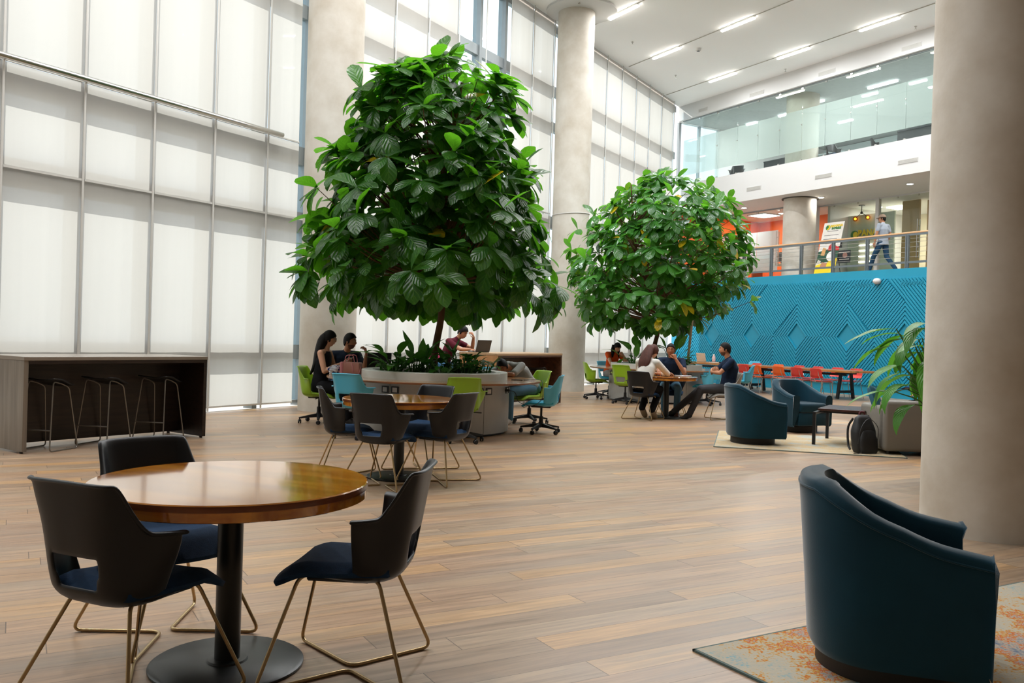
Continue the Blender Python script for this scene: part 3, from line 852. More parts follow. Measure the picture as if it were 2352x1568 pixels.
# ------------------------------------------------------------------ round planter desks
desk_wood = wood('desk_wood', '#9a6a3c', '#bb8c5a', rough=0.18, axis=(1.5, 9, 9), scale=1.4, coat=0.5)
desk_edge = wood('desk_edge', '#6d3f22', '#8d5730', rough=0.35, axis=(2, 2, 14), scale=2)
panel_grey = mat('grey_panel', '#a9aaa8', 0.45, 0.15, var=0.03)
ring_white = mat('planter_ring', '#dcdcd6', 0.35, var=0.03)
soil = mat('soil', '#2a1f17', 0.95, var=0.2, scale=20, bump=0.8, bscale=30)
def planter_desk(name, label, x, y, first_angle):
    t = thing(name, label, 'desk', (x, y, 0), 0, 'round planter desks')
    n = 10; Rb = 1.05
    for k in range(n):
        a0, a1 = first_angle + 2 * PI * k / n + 0.004, first_angle + 2 * PI * (k + 1) / n - 0.004
        rows = []
        arc = [a0 + (a1 - a0) * i / 8 for i in range(9)]
        for z in (0.03, 0.70): rows.append([(Rb * math.cos(a), Rb * math.sin(a), z) for a in arc])
        p = MB().grid(rows).build('base_panel', panel_grey, t, smooth=60, mods=[('SOLIDIFY', dict(thickness=0.02, offset=-1))])
        for aa in (a0 + 0.07, a1 - 0.07):
            M_ = Matrix.Translation((Rb * math.cos(aa), Rb * math.sin(aa), 0.60)) @ Matrix.Rotation(aa, 4, 'Z')
            o = MB().box((-0.004, -0.058, -0.045), (0.010, 0.058, 0.045), 0.003, 1, M=M_).build('outlet_frame', dark_grey, p, smooth=20)
            mb = MB().box((0.008, -0.034, -0.03), (0.014, 0.034, 0.03), M=M_)
            mb.build('socket', white_paint, p, smooth=0)
    MB().lathe([(1.0, 0), (1.0, 0.03)], 64).build('plinth', black_plastic, t)
    dt = MB()
    dt.lathe([(1.0, 0.705), (1.485, 0.705), (1.49, 0.708), (1.49, 0.728), (1.485, 0.731), (1.0, 0.731)], 96, cap=False)
    o = dt.build('desktop', desk_wood, t, smooth=25)
    MB().lathe([(1.4905, 0.709), (1.492, 0.711), (1.492, 0.725), (1.4905, 0.727)], 96, cap=False).build('edge_band', desk_edge, o, smooth=25)
    MB().lathe([(1.02, 0.72), (1.02, 0.825), (1.012, 0.833), (0.87, 0.833), (0.862, 0.825), (0.862, 0.60)], 96, cap=False).build('planter_ring', ring_white, t, smooth=25)
    MB().lathe([(0.0, 0.79), (0.4, 0.80), (0.865, 0.775)], 48, cap=False).build('soil', soil, t, smooth=60)
    return t
D1, D2 = (-1.07, 12.3), (3.27, 19.75)
planter_desk('planter_desk', 'round planter desk with grey base under the big tree', *D1, 0.45)
planter_desk('planter_desk', 'round planter desk with grey base under the smaller far tree', *D2, 0.2)
def aim(x, y, to): return math.degrees(math.atan2(to[1] - y, to[0] - x))
G3 = 'swivel office chairs round the planter desks'
shell_chair('green', -2.78, 12.72, -6, 'lime green swivel chair with the long-haired woman in black on it', G3)
shell_chair('blue', -1.95, 11.05, 70, 'sky blue swivel chair between the black chairs and the big planter desk', G3)
shell_chair('green', -0.60, 10.95, 98, 'lime green swivel chair with its back to us before the big planter desk', G3)
shell_chair('blue', 0.44, 12.25, 172, 'sky blue swivel chair at the right end of the big planter desk', G3)
shell_chair('green', 0.30, 13.62, 214, 'lime green swivel chair under the man asleep on the planter desk', G3)
shell_chair('blue', -0.42, 14.25, 250, 'sky blue swivel chair mostly hidden behind the sleeping man', G3)
shell_chair('green', 1.92, 19.7, 4, 'lime green swivel chair at the left of the far planter desk', G3)
shell_chair('green', 2.42, 18.45, 56, 'lime green swivel chair with its back to us before the far planter desk', G3)
shell_chair('blue', 2.38, 21.1, -55, 'blue swivel chair under the woman in the orange top', G3)
shell_chair('blue', 4.22, 18.75, 128, 'sky blue swivel chair behind the man with crossed arms', G3)
shell_chair('blue', 5.62, 21.3, 170, 'sky blue swivel chair in side view beside the row of red chairs', G3)
shell_chair('dark', 9.55, 20.6, 120, 'black swivel chair half hidden by the big spotted leaves at the right', G3)

# ------------------------------------------------------------------ long table with stacking chairs along the blue wall
def make_stack_chair(m):
    t = thing('stacking_chair', '', 'chair')
    rows = []
    for i in range(9):
        z = 0.53 + 0.25 * i / 8
        y = -0.205 - 0.05 * (i / 8) ** 1.3 + (0.06 if i == 0 else 0.02 if i == 1 else 0)
        hw = 0.205 - 0.012 * (i / 8) - (0.03 if i == 8 else 0)
        rows.append([(hw * u, y + 0.035 * u * u, z) for u in (-1, -0.75, -0.4, 0, 0.4, 0.75, 1)])
    SO = [('SOLIDIFY', dict(thickness=0.012, offset=0)), ('SUBSURF', dict(levels=1, render_levels=1))]
    MB().grid(rows).build('backrest', m, t, smooth=80, mods=SO)
    rows = []
    for i in range(8):
        y = -0.20 + 0.43 * i / 7
        rows.append([(0.215 * u, y, 0.455 - 0.03 * smoothstep(0.1, 0.24, y) + 0.012 * u * u) for u in (-1, -0.7, 0, 0.7, 1)])
    MB().grid(rows).build('seat', m, t, smooth=80, mods=SO)
    mb = MB()
    for s in (-1, 1):
        mb.tube(fillet([(s * 0.17, 0.20, 0.432), (s * 0.19, -0.16, 0.432), (s * 0.14, -0.24, 0.60), (s * 0.13, -0.255, 0.70)], 0.03), 0.0085, 8)
    mb.tube([(-0.185, -0.10, 0.432), (0.185, -0.10, 0.432)], 0.008, 8).tube([(0, -0.235, 0.52), (0, -0.20, 0.44)], 0.008, 8)
    mb.build('frame', chrome, t, smooth=60)
    for s in (-1, 1):
        MB().tube([(s * 0.17, 0.19, 0.435), (s * 0.205, 0.235, 0.0)], 0.0085, 8).build('leg', chrome, t)
        MB().tube([(s * 0.185, -0.13, 0.435), (s * 0.215, -0.245, 0.0)], 0.0085, 8).build('leg', chrome, t)
    return t
red_p = mat('red_plastic', '#d23a33', 0.4, var=0.03); orange_p = mat('orange_plastic', '#ea6420', 0.4, var=0.03); coral_p = mat('coral_plastic', '#e0483a', 0.4, var=0.03)
sc = {}
def stack_chair(col, s, y, face_in, label, jitter=0.0):
    p = BW(s, y); ang = B_ROT + (0 if face_in > 0 else PI) + jitter
    if col not in sc:
        t = make_stack_chair({'red': red_p, 'orange': orange_p, 'coral': coral_p}[col]); sc[col] = t
        t.location = p; t.rotation_euler = (0, 0, ang); t['label'] = label; t['group'] = 'plastic stacking chairs at the long table'; return
    dup(sc[col], p, ang, label, 'plastic stacking chairs at the long table')
TY = -2.1
lt = thing('long_table', 'long wooden communal table with black trestles before the blue wall', 'table', K, B_ROT)
lt_wood = wood('communal_table_wood', '#a2632a', '#cf924c', rough=0.3, axis=(1, 9, 9), scale=1.4, coat=0.3, blocks=0.14)
S0, S1 = 2.5, 9.55
MB().box((S0, TY - 0.46, 0.69), (S1, TY + 0.46, 0.745), 0.005, 1).build('table_top', lt_wood, lt, smooth=20)
for s in (S0 + 0.5, (S0 + S1) / 2, S1 - 0.50):
    mb = MB()
    for sy in (-1, 1):
        mb.tube([(s, TY + sy * 0.30, 0.02), (s, TY + sy * 0.19, 0.66)], 0.045, 4)
    mb.box((s - 0.035, TY - 0.27, 0.17), (s + 0.035, TY + 0.27, 0.23)).box((s - 0.04, TY - 0.36, 0.64), (s + 0.04, TY + 0.36, 0.69))
    mb.build('trestle', black_metal, lt, smooth=0)
MB().box((S0 + 0.5, TY - 0.03, 0.60), (S1 - 0.5, TY + 0.03, 0.66)).build('stretcher', black_metal, lt, smooth=0)
near = [('coral', 5.80, 'coral red stacking chair, first of the near row from the left'), ('red', 6.30, 'red stacking chair, second of the near row from the left'), ('orange', 6.78, 'orange stacking chair, left of the two orange ones in the near row'), ('orange', 7.55, 'orange stacking chair, right of the two orange ones in the near row'), ('red', 8.17, 'red stacking chair, second from the right end of the near row'), ('red', 8.80, 'red stacking chair at the right end of the near row')]
for i, (c, s, lab) in enumerate(near): stack_chair(c, s, TY - 0.62, 1, lab, 0.06 * math.sin(i * 2.3))
far = [('red', 5.2), ('orange', 6.05), ('red', 6.8), ('red', 7.45), ('red', 8.12), ('red', 8.72)]
for i, (c, s) in enumerate(far): stack_chair(c, s, TY + 0.62, -1, 'stacking chair on the wall side of the long table, %s from the left' % ORD[i], 0.05 * math.sin(i * 1.7))

# ------------------------------------------------------------------ lounge: velvet armchairs, coffee table, sofa, rugs
velvet = mat('teal_velvet', '#0b3646', 0.75, var=0.22, scale=2.5, bump=0.05, bscale=200, sheen=0.55, spec=0.2)
velvet_dark = mat('plinth_dark', '#1b1714', 0.6)
def make_tub():
    t = thing('tub_armchair', '', 'armchair')
    # outer wall swept round the back: plan angle th from one arm front, round the back, to the other
    rows_out, n = [], 41
    def plan(u, rx, ry):
        # u -1..1; front ends at y = +0.36
        if abs(u) > 0.62:
            k = (abs(u) - 0.62) / 0.38; return (math.copysign(rx, u), -0.02 + 0.335 * k)
        a = PI / 2 * u / 0.62; ex = 0.80
        return (rx * math.copysign(abs(math.sin(a)) ** ex, u), -0.02 - (ry - 0.035) * math.cos(a) ** ex)
    def top(u):
        j = abs(u); return 0.555 + 0.235 * (1 - 0.55 * smoothstep(0.22, 0.85, j) - 0.45 * max(0, min(1, (j - 0.25) / 0.75)))
    th = 0.105
    prof = []
    for i in range(n):
        u = -1 + 2 * i / (n - 1); z = top(u)
        xo, yo = plan(u, 0.375, 0.345); xi, yi = plan(u, 0.375 - th, 0.345 - th)
        if abs(u) == 1: pass
        xb, yb = plan(u, 0.355, 0.325)
        rec = -0.05 * max(0, -yo / 0.36)
        P = [(xb, yb, 0.085), (xo * 0.995, yo * 0.995, 0.12), (xo, yo + rec * 0.3, 0.35), (xo, yo + rec, z - 0.045), (xo * 0.985, yo * 0.985 + rec, z - 0.012),
             ((xo + xi) / 2, (yo + yi) / 2 + rec, z), (xi * 1.02, yi * 1.02 + rec, z - 0.014), (xi, yi + rec * 0.8, z - 0.06), (xi, yi + rec * 0.2, 0.40), (xi * 0.98, yi * 0.98, 0.30)]
        prof.append(P)
    mb = MB().grid(prof)
    m = len(prof[0])
    mb.f.append(tuple(range(m))); mb.f.append(tuple((n - 1) * m + i for i in reversed(range(m))))
    mb.build('shell', velvet, t, smooth=50, mods=[('BEVEL', dict(width=0.012, segments=2, limit_method='ANGLE', angle_limit=R(60)))])
    # piping where the cap meets the outer wall
    MB().tube([Vector(p[3]) * 1.0 + Vector((0, 0, 0)) for p in prof], 0.005, 6).build('piping', velvet, t)
    st = MB().box((-0.268, -0.26, 0.10), (0.268, 0.33, 0.30), 0.02, 2)
    st.build('seat_base', velvet, t, smooth=40)
    MB().box((-0.266, -0.25, 0.30), (0.266, 0.34, 0.445), 0.045, 4).build('seat_cushion', velvet, t, smooth=50)
    MB().lathe([(0.29, 0.0), (0.29, 0.085)], 48, (0, 0.0, 0)).build('swivel_plinth', velvet_dark, t)
    return t
tub = make_tub(); tub.location = (1.61, 3.64, 0.012); tub.rotation_euler = (0, 0, R(-18 - 90)); tub['label'] = 'teal velvet tub armchair cut by the lower right of the picture'; tub['group'] = 'teal velvet tub armchairs'
dup(tub, (3.28, 11.78, 0.012), R(6 - 90), 'teal velvet tub armchair seen from behind on the pale rug', 'teal velvet tub armchairs')
dup(tub, (4.50, 13.65, 0.012), R(-66 - 90), 'teal velvet tub armchair facing us beside the coffee table', 'teal velvet tub armchairs')
ct_wood = wood('coffee_table_wood', '#2c1512', '#4a2620', rough=0.3, axis=(1, 8, 8), scale=2)
ct = thing('coffee_table', 'low dark wood coffee table with black legs by the armchairs', 'table', (4.62, 12.0, 0), R(60))
w2, d2 = 0.42, 0.30
rows = [(-w2, -d2), (w2, -d2), (w2, d2), (-w2, d2)]
MB().box((-w2, -d2, 0.465), (w2, d2, 0.50), 0.006, 1).build('table_top', ct_wood, ct, smooth=20)
for x in (-1, 1):
    for y in (-1, 1): MB().box((x * 0.48 - 0.02, y * 0.33 - 0.02, 0.012), (x * 0.48 + 0.02, y * 0.33 + 0.02, 0.45)).build('leg', black_metal, ct, smooth=0)
MB().box((-0.48, -0.35, 0.415), (0.48, -0.31, 0.45)).box((-0.48, 0.31, 0.415), (0.48, 0.35, 0.45)).box((-0.15, -0.33, 0.425), (-0.11, 0.33, 0.465)).box((0.11, -0.33, 0.425), (0.15, 0.33, 0.465)).build('apron_frame', black_metal, ct, smooth=0)
sofa_m = mat('taupe_leather', '#77726a', 0.5, var=0.05, scale=3, bump=0.05, bscale=80)
so = thing('sofa', 'taupe leather sofa with its back to us, half hidden by the near column', 'sofa', (4.66, 10.86, 0), R(-3))
MB().box((0, 0, 0.05), (1.9, 0.22, 0.68), 0.05, 4).build('backrest', sofa_m, so, smooth=50)
MB().box((0, 0.02, 0.05), (0.2, 0.9, 0.60), 0.05, 4).build('armrest', sofa_m, so, smooth=50)
MB().box((1.7, 0.02, 0.05), (1.9, 0.9, 0.60), 0.05, 4).build('armrest', sofa_m, so, smooth=50)
MB().box((0.18, 0.16, 0.05), (1.72, 0.88, 0.40), 0.04, 3).build('seat', sofa_m, so, smooth=50)
for x in (0.08, 1.82):
    for y in (0.08, 0.8): MB().lathe([(0.02, 0.01), (0.02, 0.06)], 10, (x, y, 0)).build('foot', black_plastic, so)
pillow_m = mat('denim_fabric', '#2f6376', 0.85, var=0.1, scale=12)
def pillow(name, label, loc, rot, size, m):
    mb = MB(); N_ = 10
    top, bot = [], []
    for i in range(N_ + 1):
        a, b_ = [], []
        for j in range(N_ + 1):
            u, v = -1 + 2 * j / N_, -1 + 2 * i / N_
            h = size[2] * (max(0, (1 - u ** 4) * (1 - v ** 4))) ** 0.5
            x, y = size[0] * u * (1 - 0.06 * (1 - v * v)), size[1] * v * (1 - 0.06 * (1 - u * u))
            a.append((x, y, h)); b_.append((x, y, -h))
        top.append(a); bot.append(list(reversed(b_)))
    mb.grid(top); mb.grid(bot)
    o = mb.build(name, m, smooth=80, loc=loc, rot=rot)
    return tag(o, label, 'cushion')
pillow('cushion', 'blue cushion propped at the left end of the taupe sofa', (4.78, 11.45, 0.66), (R(70), R(8), R(60)), (0.19, 0.19, 0.06), pillow_m)
RR = [(0.0, '#3d7f93'), (0.30, '#5aa9bd'), (0.40, '#b9b3a4'), (0.49, '#c0b6a2'), (0.535, '#c99a4b'), (0.565, '#c65a2c'), (0.60, '#b9ad9c'), (0.72, '#58708c'), (0.85, '#a83a34')]
def rug(name, label, corner, ang, L, W, m, edge):
    t = thing(name, label, 'rug', (corner[0], corner[1], 0), R(ang), 'patterned rugs under the velvet armchairs')
    MB().box((0.012, 0.012, 0.001), (L - 0.012, W - 0.012, 0.011)).build('pile', m, t, smooth=0)
    MB().box((0, 0, 0.0005), (L, 0.012, 0.010)).box((0, W - 0.012, 0.0005), (L, W, 0.010)).box((0, 0, 0.0005), (0.012, W, 0.010)).box((L - 0.012, 0, 0.0005), (L, W, 0.010)).build('bound_edge', edge, t, smooth=0)
edge_m = mat('rug_binding', '#5d6f6c', 0.9)
rug('rug', 'bright abstract rug under the closest velvet armchair', (0.817, 3.762), 30.5 - 90 + 0, 2.4, 3.4, rug_mat('rug_bright', RR, None, 2.4), edge_m)
RP = [(0.0, '#7d9396'), (0.35, '#a8aca4'), (0.45, '#b9ab92'), (0.53, '#b79f78'), (0.60, '#a7a69b'), (0.8, '#8ea6ab')]
rug('rug', 'pale blotchy rug under the coffee table', (2.62, 11.20), -15, 2.3, 2.15, rug_mat('rug_pale', RP, None, 1.8), edge_m)
# black backpack leaning by the sofa
bp = thing('backpack', 'black backpack standing on the rug against the taupe sofa', 'bag', (4.47, 11.0, 0.012), R(20))
bk = mat('black_nylon', '#151618', 0.6, var=0.15, scale=10, bump=0.1, bscale=150)
def sack(w, d, h, y0, k=2.6, taper=0.72):
    rows = []
    for i in range(13):
        v = i / 12; z = h * v
        sx = w * (0.90 + 0.10 * math.sin(PI * v)) * (1 - (1 - taper) * smoothstep(0.5, 1.0, v)); sy = d * (0.9 + 0.1 * math.sin(PI * v)) * (1 - 0.45 * smoothstep(0.55, 1.0, v))
        if i == 12: sx *= 0.6; sy *= 0.5
        if i == 0: sx *= 0.9; sy *= 0.9
        ring = []
        for j in range(24):
            a = 2 * PI * j / 24; ca, sa = math.cos(a), math.sin(a)
            ring.append((sx * math.copysign(abs(ca) ** (2 / k), ca), y0 + sy * math.copysign(abs(sa) ** (2 / k), sa) + 0.04 * v, z))
        rows.append(ring)
    mb = MB().grid(rows, close=True)
    mb.f.append(tuple(range(24))); mb.f.append(tuple(len(mb.v) - 24 + i for i in range(24)))
    return mb
sack(0.165, 0.10, 0.47, 0).build('body', bk, bp, smooth=60)
sack(0.135, 0.05, 0.30, -0.09).build('front_pocket', bk, bp, smooth=60)
MB().tube(spline([(-0.04, 0.05, 0.45), (-0.03, 0.06, 0.50), (0.03, 0.06, 0.50), (0.05, 0.05, 0.45)], 14), 0.011, 8).build('carry_handle', mat('maroon_webbing', '#5a1f28', 0.7), bp)
for s in (-1, 1):
    MB().tube(spline([(s * 0.08, 0.12, 0.42), (s * 0.11, 0.17, 0.30), (s * 0.12, 0.15, 0.10), (s * 0.13, 0.10, 0.03)], 14), 0.014, 8).build('shoulder_strap', bk, bp)
MB().tube(spline([(-0.12, -0.10, 0.02), (-0.2, -0.14, 0.01), (-0.25, -0.10, 0.005)], 10), 0.006, 6).build('loose_strap', bk, bp)
MB().tube(spline([(-0.15, -0.06, 0.12), (-0.13, -0.085, 0.32), (0, -0.07, 0.43), (0.13, -0.085, 0.32), (0.15, -0.06, 0.12)], 24), 0.004, 6).build('zipper', dark_grey, bp)
# ------------------------------------------------------------------ ceiling: rows of linear lamps on thin tracks, sprinklers, vents
LAMP_W = 80.0
lamp_body = mat('lamp_body', '#d8d8d4', 0.5)
def make_linear(L=1.18):
    t = thing('linear_light', '', 'ceiling light')
    MB().box((-L / 2, -0.04, -0.05), (L / 2, 0.04, 0.0), 0.01, 2).build('housing', lamp_body, t, smooth=30)
    MB().box((-L / 2 - 0.005, -0.045, -0.085), (L / 2 + 0.005, 0.045, -0.045), 0.018, 3).build('diffuser', lamp_white, t, smooth=40)
    MB().box((L / 2 - 0.10, -0.02, -0.03), (L / 2 + 0.03, 0.02, 0.0)).build('end_clip', chrome, t, smooth=0)
    return t
lin = None
def lamp(s, y, z, label, group, power=LAMP_W):
    global lin
    p = BW(s, y, z - 0.004)
    if lin is None:
        lin = make_linear(); lin.location = p; lin.rotation_euler = (0, 0, B_ROT); lin['label'] = label; lin['group'] = group; o = lin
    else:
        o = dup(lin, p, B_ROT, label, group)
        for c in list(o.children):
            if c.type == 'LIGHT': bpy.data.objects.remove(c)
    if power:
        ld = bpy.data.lights.new('lamp_glow', 'AREA'); ld.shape = 'RECTANGLE'; ld.size = 1.15; ld.size_y = 0.08; ld.energy = power; ld.color = (0.97, 0.98, 1.0)
        lo = bpy.data.objects.new('lamp_glow', ld); COL.objects.link(lo); lo.parent = o; lo.location = (0, 0, -0.09)
    return o
G4 = 'linear lamps on the white ceiling'
seen = {(0, 0): 'linear ceiling lamp closest to the upper glass storey, far left of its row of three', (0, 1): 'linear ceiling lamp in the middle of the row of three by the upper glass storey', (0, 2): 'linear ceiling lamp nearest the right column in the row by the upper glass storey',
        (1, 0): 'linear ceiling lamp, far one of the pair in the middle of the ceiling', (1, 1): 'linear ceiling lamp, near one of the pair in the middle of the ceiling', (2, 0): 'linear ceiling lamp beside the top of the middle column'}
rows_ = [(-1.38, 3.50), (-4.30, 4.26), (-7.24, 6.07)]
for r_, (y, s0) in enumerate(rows_):
    for j in range(5):
        s = s0 + 2.83 * j
        if s > 16: continue
        lamp(s, y, Z_CEIL, seen.get((r_, j), 'linear ceiling lamp further along the rows, past the right column'), G4, 50.0)
for r_ in range(3, 9):  # unseen lamps added for overhead fill, continuing the visible rows
    y = -7.24 - 2.93 * (r_ - 2)
    for j in range(7):
        s = 8.6 + 2.83 * j + 0.9 * (r_ - 3) * 0.5
        p = BW(s, y)
        # stay inside the glass wall and the far walls
        if (p - K).dot(CY) < 1.0 or (p - BW(17.2, 0)).dot(BX) > -0.5 or p.y < -5: continue
        lamp(s, y, Z_CEIL, 'unseen linear ceiling lamp added for fill, carrying the rows on over the camera', G4)
for i, (y, a, b) in enumerate(((-1.38, 0.8, 16.5), (-4.30, 2.5, 16.5), (-7.24, 4.4, 16.5))):
    tag(MB().box((a, y - 0.012, Z_CEIL - 0.016), (b, y + 0.012, Z_CEIL - 0.004)).build('light_track', mat('track_grey', '#b9b6ae', 0.6), smooth=0, loc=K, rot=B_ROT),
        ('thin ceiling track joining the lamps beside the upper glass storey', 'thin ceiling track joining the middle pair of lamps', 'thin ceiling track running to the lamp beside the middle column')[i], 'track', 'ceiling light tracks')
for i, (s, y, lab) in enumerate(((5.94, -8.52, 'small ceiling sprinkler at the top edge left of the first lamp'), (4.31, -5.58, 'small ceiling sprinkler right of the middle column top'), (2.67, -2.58, 'small ceiling sprinkler nearest the far corner'), (5.07, -0.32, 'small ceiling sprinkler above the second upper vent'), (9.49, -0.37, 'small ceiling sprinkler nearest the right column'))):
    t = thing('sprinkler', lab, 'sprinkler', BW(s, y, Z_CEIL - 0.004), B_ROT, 'ceiling sprinklers')
    MB().lathe([(0.012, -0.07), (0.014, 0.0)], 10).lathe([(0.03, -0.075), (0.03, -0.068)], 12).build('head', chrome, t)
    MB().lathe([(0.035, -0.008), (0.035, 0)], 16).build('collar', white_paint, t)
sd = thing('smoke_detector', 'round white smoke detector on the ceiling between the lamp rows', 'smoke detector', BW(4.96, -3.72, Z_CEIL), 0)
MB().lathe([(0.05, -0.075), (0.075, -0.06), (0.08, -0.03), (0.085, 0)], 24).build('body', white_paint, sd, smooth=40)
MB().lathe([(0.04, -0.08), (0.045, -0.074)], 20).build('grille', dark_grey, sd)
vent_m = mat('vent_grey', '#bdbcb6', 0.5)
for row, z0, z1 in (('upper', 9.30, 9.42), ('lower', 6.27, 6.39)):
    for k, (a, b) in enumerate(((0.9, 1.35), (3.3, 3.92), (6.05, 6.66), (8.82, 9.42))):
        if row == 'lower' and k == 0: continue
        t = thing('air_vent', 'grey slot air vent in the %s white band, %s from the far corner' % (row, ORD[k] if row == 'upper' else ORD[k - 1]), 'vent', K, B_ROT, 'slot vents in the white bands')
        MB().box((a, -0.012, z0), (b, -0.002, z1)).build('frame', white_paint, t, smooth=0)
        mb = MB()
        for i in range(7): mb.box((a + 0.015, -0.017, z0 + 0.012 + i * 0.0145), (b - 0.015, -0.010, z0 + 0.0205 + i * 0.0145))
        mb.build('grille', vent_m, t, smooth=0)
# ------------------------------------------------------------------ plants
bark = mat('bark', '#6b4a33', 0.85, var=0.25, scale=14, bump=0.6, bscale=25, stretch=(1, 1, 0.2))
leaf_tree = leaf_mat('tree_leaf', '#153a17', '#325f2a', '#63b01f', rough=0.30, trans=0.40)
leaf_tree2 = leaf_mat('tree_leaf_far', '#1c4c1c', '#3b7430', '#68b02a', rough=0.22, trans=0.36)
leaf_spot = leaf_mat('spotted_leaf', '#256320', '#4f9435', '#6dbb35', rough=0.35, trans=0.3, vein=26)
leaf_under = leaf_mat('undergrowth_leaf', '#12400f', '#2f6b1e', '#4f9a26', rough=0.35, trans=0.3, vein=14)
class Leaves(MB):
    def __init__(s): super().__init__(); s.uv = []; s.tone = []
    def leaf(s, p, d, up, L, W, tone, droop=0.5, shape='obovate', nl=6, fold=0.12, wave=0.0):
        """A leaf from p along d, its upper face towards up, bending down along its length."""
        d = d.normalized(); side = d.cross(up)
        if side.length < 1e-3: side = d.orthogonal()
        side.normalize(); nrm = side.cross(d).normalized()
        rows = []; b = len(s.v); pos = p.copy(); dd = d.copy(); ph = random.random() * 6
        for i in range(nl + 1):
            t = i / nl
            if shape == 'obovate': w = max(0.03, (math.sin(PI * min(1, t ** 1.35 * 0.93 + 0.02)) ** 0.75)) if t < 1 else 0.12
            elif shape == 'lance': w = max(0.03, math.sin(PI * min(1, t ** 0.8)) ** 0.9) if t < 1 else 0.02
            else: w = max(0.05, math.sin(PI * min(1, t ** 0.65)) ** 0.8) if t < 1 else 0.03
            w *= W / 2
            wv = wave * math.sin(ph + t * 9) * w
            for u in (-1, 0, 1):
                off = nrm * (fold * abs(u) * w + wv * (1 if u else 0))
                s.v.append(pos + side * (u * w) + off); s.uv.append((0.5 + 0.5 * u, t)); s.tone.append(tone)
            dd = (dd - nrm * (droop / nl)).normalized(); nrm = side.cross(dd).normalized()
            pos = pos + dd * (L / nl)
        for i in range(nl):
            for j in range(2):
                a = b + i * 3 + j; s.f.append((a, a + 1, a + 4, a + 3))
def rosette(lv, tip, axis, n, L, W, droop, rnd, spread=1.0, gold_p=0.012):
    axis = axis.normalized(); a0 = rnd.random() * 6.28
    e1 = axis.orthogonal().normalized(); e2 = axis.cross(e1)
    for k in range(n):
        a = a0 + 2 * PI * k / n + rnd.uniform(-0.3, 0.3)
        rad = e1 * math.cos(a) + e2 * math.sin(a)
        open_ = rnd.uniform(0.55, 1.25) * spread
        d = (axis * math.cos(open_) + rad * math.sin(open_)) + Vector((0, 0, -0.55 * droop))
        tone = 0.985 if rnd.random() < gold_p else rnd.random() * 0.9
        k_ = rnd.uniform(0.7, 1.12)
        lv.leaf(tip + rad * 0.012, d, axis + rad * 0.4 + Vector((0, 0, 0.5)), L * k_, W * k_ * rnd.uniform(0.9, 1.1), tone, droop=rnd.uniform(0.3, 1.0), fold=rnd.uniform(0.02, 0.16))
def make_tree(name, label, base, trunk, env, n_ros, L, W, m, seed, leans=None, density_top=1.0, gold_p=0.012, hole=None):
    """env(z) gives (centre x, centre y, radius) of the crown; trunk: points from the soil up."""
    rnd = random.Random(seed); random.seed(seed)
    t = thing(name, label, 'tree', base)
    trunk = [Vector(p) for p in trunk]
    tp = spline(trunk, 24); zmax = tp[-1].z
    MB().tube(tp, [0.058 - 0.036 * i / 23 for i in range(24)], 12).build('trunk', bark, t, smooth=60)
    lv = Leaves(); tw = MB()
    z0, z1 = env[0][0], env[-1][0]
    def E_(z):
        for (za, ra, xa, ya), (zb, rb, xb, yb) in zip(env, env[1:]):
            if za <= z <= zb:
                k = (z - za) / (zb - za); return ra + (rb - ra) * k, xa + (xb - xa) * k, ya + (yb - ya) * k
        return env[-1][1:]
    zs = []
    tot = [(z0 + (z1 - z0) * i / 40) for i in range(41)]; wts = [max(0.15, E_(z)[0]) for z in tot]
    for k in range(n_ros):
        z = rnd.choices(tot, wts)[0] + rnd.uniform(-0.05, 0.05); r, cx, cy = E_(z)
        a = rnd.uniform(0, 2 * PI); q = math.sqrt(rnd.uniform(0.22, 1.0))
        if hole and hole(a, z, q): continue
        wob = 1 + 0.10 * math.sin(3 * a + z * 2.2 + seed) + 0.06 * math.sin(5 * a - z * 3)
        tip = Vector((cx + r * wob * q * math.cos(a), cy + r * wob * q * math.sin(a), z))
        rad = Vector((math.cos(a), math.sin(a), 0))
        f = (z - z0) / (z1 - z0)
        axis = rad * (1.0 - 0.45 * f) + Vector((0, 0, 0.20 + 0.75 * f)) + Vector((rnd.uniform(-.3, .3), rnd.uniform(-.3, .3), rnd.uniform(-.2, .2)))
        rosette(lv, tip, axis, rnd.choice((5, 6, 6, 7, 8)), L, W, 1.35 - 0.75 * f, rnd, gold_p=gold_p)
        # twig back towards the trunk
        j = max(10, min(23, int((z - 0.55 - tp[0].z) / max(0.1, zmax - tp[0].z) * 23)))
        s_ = tp[j]
        if rnd.random() < 0.5 and z > z0 + 0.45:
            mid = s_ * 0.45 + tip * 0.55 + Vector((0, 0, -0.12))
            tw.tube(spline([s_, mid, tip], 7), [0.016, 0.014, 0.012, 0.010, 0.008, 0.006, 0.005], 5, cap=False)
    tw.build('branches', bark, t, smooth=60)
    # a few main limbs
    for k in range(6):
        a = k * 1.05 + seed; zz = z0 + (z1 - z0) * (0.34 + 0.10 * k); r, cx, cy = E_(zz)
        s_ = tp[min(23, 12 + 2 * k)]
        e = Vector((cx + 0.75 * r * math.cos(a), cy + 0.75 * r * math.sin(a), zz + 0.25))
        MB().tube(spline([s_, s_ * 0.5 + e * 0.5 + Vector((0, 0, -0.1)), e], 10), [0.030 - 0.002 * i for i in range(10)], 8).build('limb', bark, t, smooth=60)
    lv.build('foliage', m, t, smooth=180)
    return t
ENV1 = [(1.82, 1.58, 0.05, 0), (2.05, 1.80, 0.02, 0), (2.4, 1.74, -0.12, 0), (3.0, 1.62, -0.16, 0), (3.5, 1.40, -0.10, 0), (4.0, 1.28, -0.13, 0), (4.6, 1.15, -0.14, 0), (4.88, 0.88, 0.02, 0), (5.22, 0.32, 0.22, 0)]
